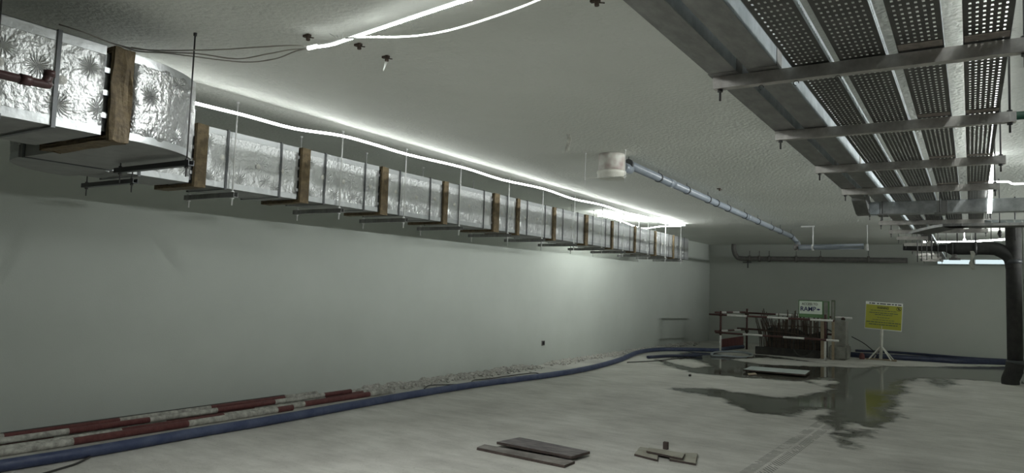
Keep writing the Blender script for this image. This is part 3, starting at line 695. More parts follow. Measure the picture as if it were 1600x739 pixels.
# ------------------------------------------------------------------ pipes
XP = -3.23
pz = lambda u, v: at(u, v, x=XP)
c_px = [(982, 256), (1029, 277.5), (1073, 296.5), (1106, 311), (1119, 317), (1137, 325), (1163, 336.5), (1184, 346), (1205, 355.5), (1219, 361.5), (1236, 369)]
cps = [pz(*p) for p in c_px]
za = cps[1].z; zb_ = cps[-1].z; y1_ = cps[1].y; y2_ = cps[-1].y
def pzz(y): return za+(zb_-za)*(y-y1_)/(y2_-y1_)
t = thing('drain_pipe', 'long grey plastic drain pipe under the ceiling with dark clamps', 'pipe', (XP, 7.72, 0))
bm = new(); endy = y2_
tube(bm, [(0, 0, pzz(7.72)), (0, endy-7.72, pzz(endy))], .053, 20); link('pipe_run', bm, 'pvc', t)
HP = at(1330, 386.5, y=17.0)   # horizontal pipe
bm = new(); tube(bm, spline([(0, endy-7.72-.05, pzz(endy)), (.0, endy-7.72+.12, pzz(endy)-.01), (.12, 17-7.72-.25 if endy < 16.6 else endy-7.72+.25, (pzz(endy)+HP.z)/2), (.25, 17-7.72, HP.z)], 6), .053, 16); link('elbow', bm, 'pvc', t)
for i, p in enumerate(cps):
    bm = new(); tube(bm, [(0, p.y-7.72-.018, pzz(p.y)), (0, p.y-7.72+.018, pzz(p.y))], .062, 20)
    if i not in (4,): tube(bm, [(0, p.y-7.72, pzz(p.y)+.06), (0, p.y-7.72, H)], .005, 6)
    link('clamp', bm, 'pvc_ring', t)
for yy in (9.2, 13.6):
    bm = new(); tube(bm, [(0, yy-7.72-.1, pzz(yy)), (0, yy-7.72+.1, pzz(yy))], .058, 20); link('socket', bm, 'pvc', t)
t = thing('drain_pipe', 'horizontal grey drain pipe crossing in front of the back wall', 'pipe', (HP.x-1.5, 17.0, HP.z))
x0_ = at(1243, 386, y=17.0).x-(HP.x-1.5)
bm = new(); tube(bm, [(x0_, 0, 0), (1.75, 0, .02)], .062, 20); link('pipe_run', bm, 'pvc', t)
bm = new(); tube(bm, [(x0_-.03, 0, 0), (x0_+.06, 0, 0)], .075, 20); link('end_cap', bm, 'pvc_dark', t)
for u in (1270, 1355):
    xx = at(u, 386, y=17.0).x-(HP.x-1.5); bm = new(); tube(bm, [(xx-.02, 0, .0), (xx+.02, 0, .0)], .072, 20); tube(bm, [(xx, 0, .07), (xx, 0, H-HP.z)], .014 if u < 1300 else .008, 8)
    if u < 1300: box(bm, xx-.25, xx+.03, -.02, .02, H-HP.z-.03, H-HP.z)
    link('hanger_clamp', bm, 'pvc_ring' if 0 else 'rod', t)
# wrapped pail at its near end
t = thing('wrapped_drain_box', 'white bucket shaped drain box with torn plastic wrapping under the ceiling', 'drain box', (-3.355, 7.5, 2.893))
def lathe(bm, prof, n=28, mi=0, jit=0):
    rings = [[bm.verts.new(((r+random.uniform(-jit, jit))*math.cos(2*PI*k/n), (r+random.uniform(-jit, jit))*math.sin(2*PI*k/n), z)) for k in range(n)] for r, z in prof]
    for a, b in zip(rings, rings[1:]):
        for k in range(n):
            f = bm.faces.new((a[k], a[(k+1) % n], b[(k+1) % n], b[k])); f.smooth = True; f.material_index = mi
    bm.faces.new(rings[0][::-1]); bm.faces.new(rings[-1])
M['pail'] = mat('smeared white plastic', (.62, .62, .57), .5, var=(.33, .25, .23), vscale=6, bump=.5, bscale=14, detail=2)
M['pail_white'] = mat('white plastic rim', (.78, .78, .72), .45, var=(.62, .61, .54), vscale=9, bump=.2)
bm = new(); lathe(bm, [(.156, .075), (.154, .12), (.152, .18), (.157, .25), (.153, .285)], jit=.002); link('wrapped_body', bm, 'pail', t)
bm = new(); lathe(bm, [(.153, .0), (.164, .006), (.164, .05), (.170, .055), (.170, .08), (.160, .09)], jit=.001); link('rim', bm, 'pail_white', t)
bm = new(); tube(bm, [(.125, .05, .14), (.125, .26, .14)], .056, 18); link('outlet', bm, 'pvc', t)
hanger('drain_box_hanger', 7.30, -3.10, -3.60, 2.872, 'thin trapeze hanger with two pale rods around the white drain box', 'hanger', None, hb=.008, wb=.012, tail=.07, r=.0035, over=.02, mbar='dial_white')
# dark pipe on the back wall
t = thing('wall_pipe', 'dark grey pipe with an elbow running along the top of the back wall', 'pipe', (-5.9, 22.95, 0))
zz = at(1300, 405, y=22.95).z
bm = new(); tube(bm, spline([(0, 0, H), (0, 0, zz+.28), (.08, 0, zz+.08), (.28, 0, zz), (1.2, 0, zz), (4.9, 0, zz-.02)], 6), .075, 16); link('pipe_run', bm, 'pvc_dark', t)
for xx in (.5, .8, 1.1, 1.9, 2.6, 3.9):
    bm = new(); tube(bm, [(xx-.03, 0, zz), (xx+.03, 0, zz)], .10, 18); tube(bm, [(xx, 0, zz), (xx, 0, zz+.25)], .010, 6); link('coupling', bm, 'pvc_dark', t)
bm = new(); tube(bm, [(.45, -.02, zz-.30), (.45, -.02, zz)], .02, 8); box(bm, .3, .55, -.05, .05, zz-.14, zz-.11); link('wall_bracket', bm, 'rod_dark', t)
# black riser
RX, RY = 1.085, 16.9
t = thing('riser_pipe', 'thick black riser pipe standing beside the column with a flared foot bend', 'pipe', (RX, RY, 0))
bm = new(); tube(bm, [(0, 0, .22), (0, 0, 2.55), (.0, 0, H)], .130, 24); link('upright', bm, 'black_pipe', t)
bm = new(); tube(bm, spline([(-.08, 0, .0), (-.08, 0, .10), (-.03, 0, .24), (0, 0, .42)], 5), [.15]*9+[.15]*7, 20) ; link('foot_bend', bm, 'black_pipe', t)
bm = new(); tube(bm, [(0, 0, .40), (0, 0, .47)], .148, 24); link('coupling', bm, 'pvc_ring', t)
bm = new(); tube(bm, [(0, 0, 2.36), (0, 0, 2.44)], .145, 24); link('coupling', bm, 'pvc_ring', t)
bm = new(); tube(bm, spline([(-1.05, 0, 2.66), (-.4, 0, 2.66), (-.22, 0, 2.62), (-.05, 0, 2.48), (0, 0, 2.26)], 6), .130, 24); link('side_branch', bm, 'black_pipe', t)
bm = new(); tube(bm, [(-1.0, 0, 2.66), (-1.06, 0, 2.66), (-1.15, 0, 2.665), (-1.9, 0, 2.69)], [.135, .12, .075, .07], 20); link('reducer', bm, 'black_pipe', t)
bm = new(); tube(bm, [(-.62, 0, 2.72), (-.62, 0, H)], .014, 8); tube(bm, [(-.64, 0, 2.66), (-.60, 0, 2.66)], .140, 24); link('hanger_clamp', bm, 'rod_dark', t)
bm = new(); tube(bm, [(-.98, 0, 2.60), (-.98, 0, 2.50), (-.98, 0, 2.46)], [.05, .05, .07], 12); box(bm, -1.08, -.88, -.04, .04, 2.42, 2.46); link('cleaning_port', bm, 'pvc_dark', t)
M['rag'] = mat('grey plastic rag', (.30, .30, .26), .6)
bm = new(); p = at(1519, 415, y=16.7)
prev = None
for k in range(7):
    zc = 2.60-.062*k; wv = .03+.012*math.sin(k*1.7); xx = p.x+.02*math.sin(k*1.3)
    cur = [bm.verts.new((xx-wv, 16.762-.006*abs(math.sin(k)), zc)), bm.verts.new((xx+wv, 16.762-.006*abs(math.sin(k*2)), zc)), bm.verts.new((xx+wv, 16.768, zc)), bm.verts.new((xx-wv, 16.768, zc))]
    if prev:
        for q in range(4): bm.faces.new((prev[q], prev[(q+1) % 4], cur[(q+1) % 4], cur[q]))
    prev = cur
tag(link('plastic_scrap', bm, 'rag'), 'scrap of plastic hanging below the horizontal black pipe', 'scrap')
# green pipe at upper right
a, b = at(1562, 183, y=6.5), at(1600, 179, y=6.5)
t = thing('green_pipe', 'dark green pipe under the ceiling at the right edge of the photo', 'pipe', (a.x, 6.5, a.z))
bm = new(); tube(bm, [(0, 0, 0), (3.4, 0, 0)], .032, 16); link('pipe_run', bm, 'greenpipe', t)
bm = new(); tube(bm, [(-.01, 0, 0), (.05, 0, 0)], .040, 16); link('end_socket', bm, 'greenpipe', t)
bm = new(); tube(bm, [(.6, 0, 0), (.6, 0, H-a.z)], .005, 6); tube(bm, [(.58, 0, 0), (.62, 0, 0)], .038, 16); link('clip', bm, 'rod_dark', t)

# ------------------------------------------------------------------ ceiling leftovers
def fixing(u, v, lb, tails=0):
    p = at(u, v, z=H-.01); bm = new(); 
    tube(bm, [p+Vector((0, 0, .01)), p+Vector((.004, 0, -.03))], .014, 7); box(bm, p.x-.035, p.x+.02, p.y-.012, p.y+.012, p.z-.006, p.z+.008)
    tube(bm, [p+Vector((0, 0, -.01)), p+Vector((.045, .01, -.018))], .004, 5)
    o = thing('ceiling_fixing', lb, 'ceiling fixing', (0, 0, 0)); link('anchor', bm, 'rust', o)
    for k in range(tails):
        bm = new(); q = p+Vector((.012*k-.01, 0, -.01)); tube(bm, spline([q, q+Vector((-.01, .01, -.03)), q+Vector((-.015-.01*k, 0, -.085))], 3), .003, 5); link('wire_tail', bm, 'white_cord', o)
fixing(481, 56, 'small dark fixing in the ceiling above the plug end of the rope light')
fixing(561, 70, 'small dark fixing in the ceiling just below the ceiling rope light')
fixing(604, 89, 'rusty ceiling fixing with two white wire tails hanging', 2)
fixing(932, 1, 'small dark fixing in the ceiling at the top edge left of the trays')
fixing(1124, 295, 'tiny dark fixing in the ceiling between the drain pipe and the trays')
bm = new(); prev = None; p = at(888, 210, z=H)
for k in range(6):
    q = p+Vector((.012*math.sin(k), .0, -.035*k)); cur = [bm.verts.new(q+Vector((s*.022, d, 0))) for s, d in ((-1, 0), (1, 0), (1, .004), (-1, .004))]
    if prev:
        for j in range(4): bm.faces.new((prev[j], prev[(j+1) % 4], cur[(j+1) % 4], cur[j]))
    else: bm.faces.new(cur)
    prev = cur
bm.faces.new(prev[::-1]); bmesh.ops.recalc_face_normals(bm, faces=bm.faces)
tag(link('tape_scrap', bm, 'paint_white'), 'strip of pale tape hanging from the ceiling left of the white drain box', 'tape')
p = at(849, 536, x=wx(12.8)+.005)
bm = new(); box(bm, -.005, .012, -.055, .055, -.05, .05); t = thing('wall_socket_box', 'small dark socket box in the left wall above the rubble', 'socket', (wx(p.y)+.001, p.y, p.z), ang*1.3)
link('box_rim', bm, 'pvc_dark', t); bm = new(); box(bm, .012, .016, -.04, .04, -.036, .036); link('opening', bm, 'dark', t)

# ------------------------------------------------------------------ floor: hoses, poles, rubble, boards
def hose(pts, r, m, label, name='hose', n=12, sp_=6):
    bm = new(); tube(bm, spline(pts, sp_), r, n); return tag(link(name, bm, m), label, 'hose' if 'hose' in name else 'cable')
g = lambda u, v, z: at(u, v, z=z)
hp = [Vector((-6.45, .5, .05)), Vector((-6.40, 1.6, .05))] + [g(u, v, .05) for u, v in ((0, 728), (100, 712), (200, 695), (300, 677), (420, 657), (540, 635), (640, 617), (740, 601), (810, 592), (870, 584), (925, 574), (968, 562), (998, 550), (1030, 546), (1080, 546), (1118, 547))] + [Vector((-5.3, 19.7, .05)), Vector((-5.1, 21.0, .05))]
hose(hp, .05, 'hose', 'long blue hose lying on the floor along the left wall')
hose([g(u, v, .04) for u, v in ((1012, 558), (1045, 556), (1075, 556), (1096, 555))], .035, 'hose_dark', 'short blue hose piece on the floor beside the end of the long hose')
hose([g(u, v, .03) for u, v in ((1112, 553), (1118, 550), (1140, 549), (1165, 551), (1176, 555), (1160, 558), (1130, 556), (1114, 555.5), (1111, 553))], .024, 'pale_hose', 'pale blue hose coiled around the foot of the front barrier')
bk = [g(1318, 553, .05), g(1345, 556, .05), g(1400, 559, .05), g(1450, 562, .05), g(1500, 565, .05), g(1570, 567, .05), Vector((2.4, 21.9, .05))]
hose(bk, .085, 'hose_dark', 'thick dark blue hose lying along the foot of the back wall')
hose([g(1335, 549, .03)+Vector((0, .3, 0)), g(1400, 552, .03)+Vector((0, .3, .0)), g(1470, 557, .04)+Vector((0, .2, 0)), g(1520, 561, .03)+Vector((0, .2, .0)), g(1575, 564, .03)+Vector((0, .2, 0))], .04, 'hose_dark', 'thinner dark hose behind the thick one at the foot of the back wall')
hose([g(u, v, .012) for u, v in ((663, 607), (672, 602), (700, 601), (735, 600), (775, 598), (795, 596.5))], .008, 'black_cord', 'thin black cable curling beside the blue hose below the middle of the wall', 'cable')
hose([g(u, v, .012) for u, v in ((736, 599), (740, 594), (760, 592), (820, 584), (840, 583), (848, 587), (870, 584), (905, 577))], .008, 'black_cord', 'thin black cable between the rubble strip and the blue hose', 'cable')
hose([g(u, v, .012) for u, v in ((148, 706), (140, 714), (120, 724), (95, 732), (60, 742), (20, 750))], .009, 'black_cord', 'thin black cable on the floor at the bottom left corner', 'cable')
hose([g(u, v, .012) for u, v in ((980, 566), (1020, 564), (1060, 560), (1088, 556))], .010, 'black_cord', 'thin dark cable on the floor towards the barrier from the hose', 'cable')

def striped_pole(a, b, r, nseg, phase, label, mats=('paint_red', 'paint_white'), group='red and white painted scaffold poles on the floor', name='striped_pole', n=12):
    a, b = Vector(a), Vector(b); d = b-a; L_ = d.length; bm = new(); cuts = [0.]; x = phase; sg = L_/nseg
    while x < L_-.01:
        if x > .01: cuts.append(x)
        x += sg
    cuts.append(L_)
    k0 = 0 if phase > 0 else 1
    for i, (p, q) in enumerate(zip(cuts, cuts[1:])):
        tube(bm, [a+d*(p/L_), a+d*(q/L_)], r, n, mi=(i+k0) % 2, cap=True)
    bmesh.ops.remove_doubles(bm, verts=bm.verts, dist=.0005)
    return tag(link(name, bm, list(mats)), label, 'pole', group)
def wallpt(y, off, z): return Vector((wx(y)+off, y, z))
pl = [(1.2, 6.2, .06, .03, 6, .6, 'red and white pole at the back of the stack against the wall'), (2.0, 6.9, .15, .03, 5, .9, 'second pole out from the wall in the striped stack'),
      (.8, 7.3, .25, .032, 6, .4, 'third pole out from the wall in the striped stack'), (2.1, 7.7, .37, .035, 5, .7, 'fourth pole out from the wall, white ended, in the striped stack'),
      (1.4, 5.9, .49, .035, 4, .9, 'pole at the front of the striped stack right behind the blue hose')]
for i, (ya, yb, off, r, ns, ph, lb) in enumerate(pl):
    off += .045; striped_pole(wallpt(ya, off, r), wallpt(yb, off+.03*(i % 2), r), r, ns, ph, lb)
striped_pole(wallpt(1.5, .155, .09), wallpt(6.6, .165, .09), .03, 5, .5, 'upper pole lying on the two nearest the wall')
striped_pole(wallpt(2.4, .355, .097), wallpt(7.0, .375, .097), .03, 6, .3, 'upper pole lying across the middle of the striped stack')
bm = new(); box(bm, 0, .05, 0, 6.0, 0, .10, bev=.004); o = tag(link('dark_batten', bm, 'black_cord'), 'dark batten lying tight against the foot of the left wall behind the poles', 'batten'); o.location = (wx(.2)+.01, .2, 0); o.rotation_euler = (0, 0, -math.atan(.70/23.3))
# broken plaster strip
def rubble(y0, y1, n, label):
    bm = new(); rr = random.Random(int(y0*10))
    nseg = int((y1-y0)/.06)
    prev = None
    for j in range(nseg+1):
        y = y0+(y1-y0)*j/nseg; hgt = .03+.05*rr.random(); wd = .10+.16*rr.random(); tap = min(1, j/5, (nseg-j)/5); hgt *= tap
        cur = [bm.verts.new((wx(y)+.002, y, .0)), bm.verts.new((wx(y)+.004, y, hgt+.001)), bm.verts.new((wx(y)+wd*.35, y+rr.uniform(-.02, .02), hgt*rr.uniform(.3, 1.)+.001)), bm.verts.new((wx(y)+wd*.7, y, hgt*rr.uniform(.1, .6)+.001)), bm.verts.new((wx(y)+wd, y, 0))]
        if prev:
            for k in range(4): bm.faces.new((prev[k], prev[k+1], cur[k+1], cur[k]))
        prev = cur
    for k in range(n):
        y = rr.uniform(y0, y1); s = rr.uniform(.012, .045); c = Vector((wx(y)+abs(rr.gauss(0, .16))+.03, y, s*.4))
        r = bmesh.ops.create_icosphere(bm, subdivisions=1, radius=s)
        for v in r['verts']: v.co = c+Vector((v.co.x*rr.uniform(.7, 1.3), v.co.y*rr.uniform(.7, 1.5), v.co.z*rr.uniform(.4, .9)))
    bmesh.ops.recalc_face_normals(bm, faces=bm.faces)
    mt = Matrix.Translation((wx(y0)+.004, y0, 0)) @ Matrix.Rotation(-math.atan(.70/23.3), 4, 'Z')
    bm.transform(mt.inverted()); o = link('plaster_rubble', bm, 'rubble'); o.matrix_world = mt
    return tag(o, label, 'rubble', kind='stuff')
rubble(7.2, 12.2, 380, 'broken plaster and rubble at the foot of the left wall beyond the poles')
rubble(12.6, 22.0, 260, 'low line of plaster debris at the foot of the left wall near the corner')
# boards
def board(name, pts, z, th, m, label, cat='board', lift=0):
    c = [Vector((*tuple(at(u, v, z=z+th))[:2], z+th)) for u, v in pts]; bm = new(); n = len(c)
    top = [bm.verts.new(p) for p in c]; bot = [bm.verts.new(p-Vector((0, 0, th))) for p in c]
    bm.faces.new(top); bm.faces.new(bot[::-1]).material_index = 1
    for k in range(n): bm.faces.new((top[k], bot[k], bot[(k+1) % n], top[(k+1) % n])).material_index = 1
    bmesh.ops.recalc_face_normals(bm, faces=bm.faces)
    bmesh.ops.subdivide_edges(bm, edges=bm.edges, cuts=3, use_grid_fill=True)
    for v in bm.verts: v.co += Vector((random.uniform(-1, 1), random.uniform(-1, 1), 0))*.003
    return tag(link(name, bm, [m, 'wood_side']), label, cat)
board('plank', [(745, 699), (757, 694), (898, 720), (882, 727)], 0, .025, 'wood2', 'lower weathered plank with mortar spots, in front of its darker neighbour')
board('plank', [(776, 690), (812, 683), (922, 705), (893, 713)], .026, .025, 'wood', 'dark plank lying over the back edge of the mortar spotted plank')
board('plank_offcut', [(991, 709), (1000, 698), (1030, 702), (1027, 718)], 0, .02, 'wood_pale', 'pale board offcut, left one of the small pile on the floor')
board('plank_offcut', [(1046, 717), (1052, 707), (1090, 708), (1087, 724)], 0, .02, 'wood_pale', 'pale board offcut, right one of the small pile on the floor')
board('plank_offcut', [(1010, 704), (1014, 699), (1070, 708), (1066, 716)], .022, .02, 'wood_pale', 'pale board offcut lying across the other two of the small pile')
bm = new(); p = g(1041, 702, 0); box(bm, p.x-.03, p.x+.02, p.y-.02, p.y+.02, 0, .075, bev=.004); tag(link('wood_block', bm, 'wood_side'), 'small dark upright wood block behind the pale offcut pile', 'block')
board('flat_sheet', [(1161, 577), (1174, 572), (1266, 579), (1258, 585)], .03, .03, 'panel_board', 'pale grey sheet lying on the puddle in front of the barrier')
board('wood_scrap', [(1152, 554), (1178, 555), (1175, 558), (1150, 557)], .01, .02, 'wood_pale', 'thin pale scrap boards by the coiled hose')
board('wood_scrap', [(1168, 583), (1180, 582), (1183, 585), (1170, 586)], .0, .015, 'post_wood', 'brown scrap of wood at the left end of the pale sheet')
bm = new(); p0 = g(1078, 588, 0); box(bm, p0.x-.02, p0.x+.02, p0.y-.03, p0.y+.03, 0, .04, bev=.006); tag(link('stone', bm, 'black_cord'), 'small dark stone on the dry floor left of the puddle', 'stone')

# ------------------------------------------------------------------ barrier, starter bars, signs
BM = ('barrier_red', 'dial_white')
BG = 'red and white barrier poles'
def bar_pole(a, b, ns, ph, lb, r=.026): return striped_pole(a, b, r, ns, ph, lb, BM, BG, 'barrier_pole', 10)
P1, P2_, P3 = Vector((-5.24, 19.1, 0)), Vector((-4.93, 20.7, 0)), Vector((-2.60, 18.85, 0))
P4 = Vector((-2.38, 20.42, 0))
up_ = lambda p, z: Vector((p.x, p.y, z))
def post(p, top, zs, lb):
    bm = new(); tube(bm, [p, up_(p, zs)], .028, 10, mi=1); tube(bm, [up_(p, zs+.0005), up_(p, top)], .028, 10, mi=0)
    t = thing('barrier_post', lb, 'post', tuple(p), 0, 'barrier posts'); 
    for v in bm.verts: v.co -= p
    link('pole', bm, list(BM), t)
    for z in (.52, 1.0):
        bm = new(); box(bm, -.045, .045, -.05, .05, z-.035, z+.035, bev=.008); link('coupler', bm, 'rust', t)
post(P1, 1.10, .45, 'left front barrier post with a white foot')
post(P2_, 1.16, .0, 'dark barrier post at the rear left by the starter bars')
post(P3, 1.14, .50, 'right front barrier post with a white foot beside the concrete stub')
post(P4, 1.05, .0, 'dark thin barrier post at the rear right above the concrete stub')
def line(p, q, z, e0=.25, e1=.25, off=-.055, dz=0.):
    d = (q-p).normalized(); n = Vector((-d.y, d.x, 0))*off; return up_(p-d*e0+n, z), up_(q+d*e1+n, z+dz)
a, b = line(P1, P3, 1.0, .30, .22, -.056); bar_pole(a, b, 6, .5, 'upper red and white rail across the front of the barrier')
a, b = line(P1, P3, .52, .12, .32, -.056); bar_pole(a, b, 6, .75, 'lower red and white rail across the front of the barrier')
a, b = line(P1, P2_, 1.06, .2, .2, .056); bar_pole(a, b, 5, .2, 'short upper rail at the left side of the barrier')
a, b = line(P1, P2_, .56, .2, .2, .056); bar_pole(a, b, 5, .3, 'short lower rail at the left side of the barrier')
a, b = line(P2_, P4, 1.04, .2, .2, .056); bar_pole(a, b, 4, 1.0, 'dark upper rail at the back of the barrier behind the starter bars')
a, b = line(P2_, P4, .58, .3, .0, .056); bar_pole(a, b, 3, 1.5, 'dark lower rail at the back of the barrier behind the starter bars')
# starter bars
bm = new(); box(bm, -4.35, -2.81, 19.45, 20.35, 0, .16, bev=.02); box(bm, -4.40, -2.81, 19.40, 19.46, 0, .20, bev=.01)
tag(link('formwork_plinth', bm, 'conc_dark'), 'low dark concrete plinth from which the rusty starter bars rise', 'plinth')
rr = random.Random(5)
for i in range(84):
    row = i % 2; f = (i//2)/41.0; x = -4.30+1.42*f+rr.uniform(-.02, .02); y = 19.55 if row == 0 else 20.25
    lean = rr.uniform(-.03, .03)+(-.16 if f < .2 else 0); top = rr.uniform(.82, 1.0) if row == 0 else rr.uniform(.9, 1.2)
    bm = new(); tube(bm, spline([(0, 0, 0), (lean*.3, 0, (top-.12)*.5), (lean, rr.uniform(-.04, .04), top-.12)], 3), .011, 6)
    o = link('starter_bar', bm, 'rust'); o.location = (x, y, .12)
    tag(o, 'rusty steel starter bar in the dense upright cluster inside the barrier', 'rebar', 'upright starter bars')
for k, (u, v, w, hgt, dyy) in enumerate(((0, .30, 0, 0, 0), (1, .66, 0, 0, 0))):
    pass
M['mesh_dark'] = mat('shadowy hessian sheet', (.035, .033, .030), .9, var=(.075, .07, .062), vscale=9, bump=.5)  # near-black sheet filling the space among the starter bars
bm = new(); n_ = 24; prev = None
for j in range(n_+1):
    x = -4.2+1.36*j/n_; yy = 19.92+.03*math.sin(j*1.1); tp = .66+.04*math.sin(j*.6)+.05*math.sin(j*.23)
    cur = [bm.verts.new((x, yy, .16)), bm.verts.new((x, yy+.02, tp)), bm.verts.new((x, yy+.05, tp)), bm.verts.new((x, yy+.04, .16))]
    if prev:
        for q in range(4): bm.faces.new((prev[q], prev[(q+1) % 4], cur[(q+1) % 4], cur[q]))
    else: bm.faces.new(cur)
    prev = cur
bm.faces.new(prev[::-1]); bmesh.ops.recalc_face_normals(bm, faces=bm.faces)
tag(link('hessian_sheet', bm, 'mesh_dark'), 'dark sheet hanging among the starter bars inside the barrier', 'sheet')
for k in range(2):
    pts = [(-4.3, 19.50, .62-.05*k), (-3.6, 19.48, .60), (-2.9, 19.5, .50+.1*k), (-2.6, 19.52, .50)]
    bm = new(); tube(bm, spline([Vector(p)+Vector((0, .0 if k == 0 else .80, .15*k)) for p in pts], 4), .014, 6); tag(link('tie_bar', bm, 'rust'), ['bent horizontal bar tied across the front of the starter bars', 'bent horizontal bar tied across the rear of the starter bars'][k], 'rebar')
bm = new(); pts = []
for k in range(41):
    th = 2*PI*k/20; pts.append((-3.18+(.25+.01*math.sin(k))*math.cos(th), 19.28+.02*(k/40)+.02*math.sin(th), .29+(.25+.01*math.sin(k))*math.sin(th)))
tube(bm, pts, .014, 6); tag(link('cable_coil', bm, 'black_cord'), 'black cable coil leaning on the plinth at the front of the starter bars', 'cable')
bm = new(); pts = [(-3.05+.33*math.cos(PI*k/10), 20.0+.04*math.sin(k), 1.0+.14*math.sin(PI*k/10)) for k in range(11)]; pts = [(-2.72, 20.0, .0)]+pts; tube(bm, pts, .016, 6); tag(link('hanging_cable', bm, 'black_cord'), 'black cable looped over the starter bars under the ramp sign', 'cable')
# red board, concrete stub
bm = new(); a, b = g(1127, 547, 0), g(1160, 541, 0); d = (b-a).normalized(); n = Vector((-d.y, d.x, 0))
obox(bm, (a+b)/2+Vector((0, 0, .15)), d, n, Vector((0, 0, 1)), (b-a).length/2, .03, .15); tag(link('red_board', bm, 'red_box'), 'dull red board standing on edge between the left barrier posts', 'board')
t = thing('concrete_stub', 'concrete column stub with rough pale base beside the right barrier post', 'concrete stub', (-2.45, 19.85, 0))
bm = new(); box(bm, -.10, .22, -.25, .35, 0, .98, bev=.02); link('shaft', bm, 'conc', t)
bm = new(); box(bm, -.16, .27, -.43, .45, 0, .36, bev=.04); bmesh.ops.subdivide_edges(bm, edges=bm.edges, cuts=2, use_grid_fill=True)
for v in bm.verts: v.co += Vector((random.uniform(-1, 1)*.012, random.uniform(-1, 1)*.012, random.uniform(-1, 1)*.012 if v.co.z > .02 else 0))
link('rough_base', bm, 'conc', t)
hose([Vector((-2.2, 20.6, .55)), Vector((-1.95, 20.6, .42)), Vector((-1.75, 20.6, .27)), Vector((-1.62, 20.55, .14)), Vector((-1.55, 20.6, .03))], .012, 'black_cord', 'thin dark cable slanting from the concrete stub down to the sign stand', 'cable')
bm = new(); lathe(bm, [(.06, 0), (.07, .04), (.055, .12), (.03, .16)], 14); o = tag(link('red_canister', bm, 'red_box'), 'small dull red canister on the floor left of the warning sign stand', 'canister'); o.location = (-1.93, 20.35, 0)

def text(s, size, m, parent, loc, rot, name='lettering', w=None, off=0):
    cu = bpy.data.curves.new(name, 'FONT'); cu.body = s; cu.size = size; cu.extrude = .0015; cu.align_x = 'CENTER'; cu.align_y = 'CENTER'; cu.offset = off
    o = bpy.data.objects.new(name, cu); C.objects.link(o); bpy.context.view_layer.update()
    me = bpy.data.meshes.new_from_object(o.evaluated_get(bpy.context.evaluated_depsgraph_get())); C.objects.unlink(o); bpy.data.objects.remove(o)
    me.materials.clear(); me.materials.append(M[m]); ob = bpy.data.objects.new(name, me); C.objects.link(ob); ob.parent = parent; ob.location = loc; ob.rotation_euler = rot
    if w:
        xs_ = [v.co.x for v in me.vertices]; k = w/(max(xs_)-min(xs_))
        for v in me.vertices: v.co.x *= k
    return ob
RX90 = (PI/2, 0, 0)
# ramp sign
pc = at(1266.5, 481, y=19.35); t = thing('ramp_sign', 'white sign with green border reading ACCESS TO RAMP with an arrow, on timber posts', 'sign', (pc.x, 19.35, pc.z), .0)
w2, h2 = .29, .185
bm = new(); box(bm, -w2, w2, 0, .03, -h2-.06, h2+.01, bev=.003); link('board', bm, 'sign_green', t)
bm = new(); box(bm, -w2+.02, w2-.015, -.004, 0, -h2+.03, h2-.015); link('sign_face', bm, 'sign_pale', t)
text('ACCESS TO', .085, 'sign_grey', t, (-.02, -.006, .095), RX90, w=.38, off=.0015)
text('RAMP', .16, 'sign_blue', t, (-.06, -.006, -.035), RX90, w=.37, off=.0025)
bm = new(); vs_ = [bm.verts.new(p) for p in ((.15, -.006, -.02), (.15, -.006, -.05), (.185, -.006, -.05), (.185, -.006, -.065), (.235, -.006, -.035), (.185, -.006, -.005), (.185, -.006, -.02))]
bm.faces.new(vs_); link('arrow', bm, 'sign_blue', t)
bm = new(); box(bm, w2+.002, w2+.15, .02, .05, -h2-.10, h2-.0, bev=.003); link('side_board', bm, 'sign_green', t)
bm = new(); box(bm, w2+.02, w2+.115, .015, .02, -h2-.08, h2-.02); link('side_face', bm, 'conc', t)
bm = new(); box(bm, w2-.06, w2+.05, .055, .12, -pc.z, -.1, bev=.005); link('post', bm, 'post_wood', t)
bm = new(); box(bm, w2+.20, w2+.29, -.02, .01, -h2-.12, h2+.03, bev=.003); o = link('rear_board', bm, 'sign_grey', t); o['label'] = 'narrow grey green board turned edge on'
bm = new(); box(bm, w2+.215, w2+.27, -.025, -.02, -h2-.09, h2); link('rear_face', bm, 'conc', t)
bm = new(); box(bm, w2+.21, w2+.27, -.02, .03, -pc.z, -.19, bev=.004); link('rear_post', bm, 'post_wood', t)
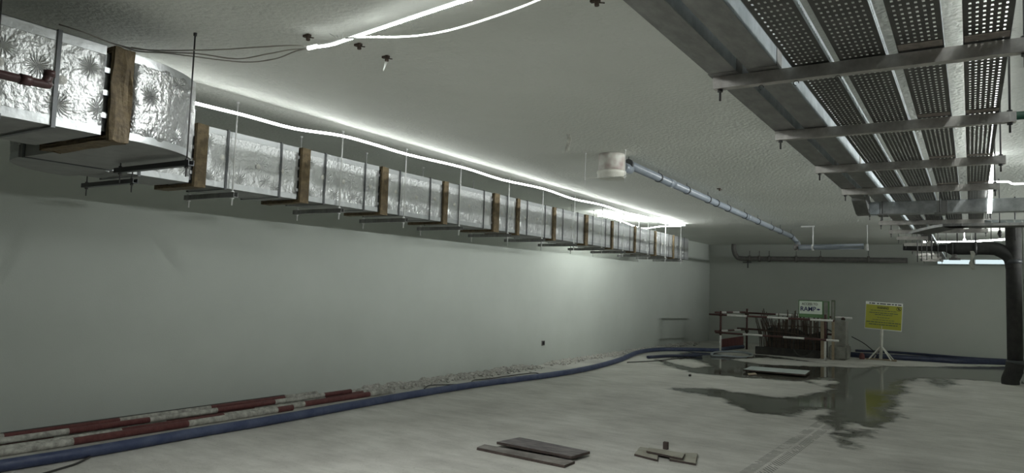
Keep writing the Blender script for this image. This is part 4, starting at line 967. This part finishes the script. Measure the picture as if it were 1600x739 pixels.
# warning sign
pc = at(1380.5, 494, y=20.5); t = thing('warning_sign', 'yellow WARNING sign board on a white three legged stand', 'sign', (pc.x, 20.5, pc.z), -.0)
tilt = .045; sw, sh = .425, .355
sb = bpy.data.objects.new('sign_board_frame', None)
bm = new(); box(bm, -sw, sw, 0, .012, -sh, sh, bev=.002)
brd = link('sign_board', bm, 'sign_white', t); brd.rotation_euler = (0, tilt, 0)
bm = new(); box(bm, -sw+.012, sw-.012, -.003, 0, -sh+.02, sh-.075); link('yellow_panel', bm, 'sign_yellow', brd)
text('WARNING!', .085, 'sign_black', brd, (-.02, -.005, .205), RX90, w=.27, off=.002)
rr = random.Random(11)
bm = new()
for z, wd, hh_ in ((.135, .60, .016), (.075, .66, .020), (.03, .40, .020), (-.045, .28, .014), (-.105, .50, .014), (-.165, .78, .024), (-.225, .66, .024)):
    x = -wd/2
    while x < wd/2:
        l = rr.uniform(.03, .09); box(bm, x, min(x+l, wd/2), -.0055, -.003, z-hh_/2, z+hh_/2); x += l+.012
o = link('illegible_text_lines', bm, 'sign_grey', brd)
bm = new()
x = -.34
for l in (.035, .08, .0, .05, .14, .09, .05, .05, .08):
    if l: box(bm, x, x+l, -.004, -.0005, sh-.055, sh-.028)
    x += l+.02
link('header_text', bm, 'sign_black', brd)
bm = new(); cx_, cz_ = sw-.085, sh-.145
for k in range(28):
    a0, a1 = 2*PI*k/28, 2*PI*(k+1)/28; q = [(cx_+r*math.cos(a_), -.006, cz_+r*math.sin(a_)) for r, a_ in ((.055, a0), (.055, a1), (.045, a1), (.045, a0))]
    bm.faces.new([bm.verts.new(p) for p in q])
obox(bm, (cx_, -.006, cz_), Vector((.7, 0, -.7)), Vector((0, 1, 0)), Vector((.7, 0, .7)), .05, .001, .006); obox(bm, (cx_, -.0055, cz_), Vector((1, 0, 0)), Vector((0, 1, 0)), Vector((0, 0, 1)), .012, .001, .03)
link('prohibition_symbol', bm, 'sign_black', brd)
foot = at(1377, 562, z=0)-Vector((pc.x, 20.5, pc.z)); fx = -.04
bm = new(); tube(bm, [(fx, .03, -sh+.1), (fx-.03, .03, -pc.z+.02)], .04, 4); link('pole', bm, 'stand_white', t)
for dx, dy_ in ((-.27, -.12), (.24, -.18), (.27, .12), (-.18, .14)):
    bm = new(); tube(bm, [(fx-.02, .03, -pc.z+.36), (fx-.02+dx, .03+dy_, -pc.z+.015)], .02, 4); link('brace', bm, 'stand_white', t)
bm = new()
for dx, dy_ in ((-.34, -.15), (.36, -.25)): tube(bm, [(fx-.02-dx, .03-dy_, -pc.z+.012), (fx-.02+dx, .03+dy_, -pc.z+.012)], .016, 4)
link('base_cross', bm, 'post_wood', t)
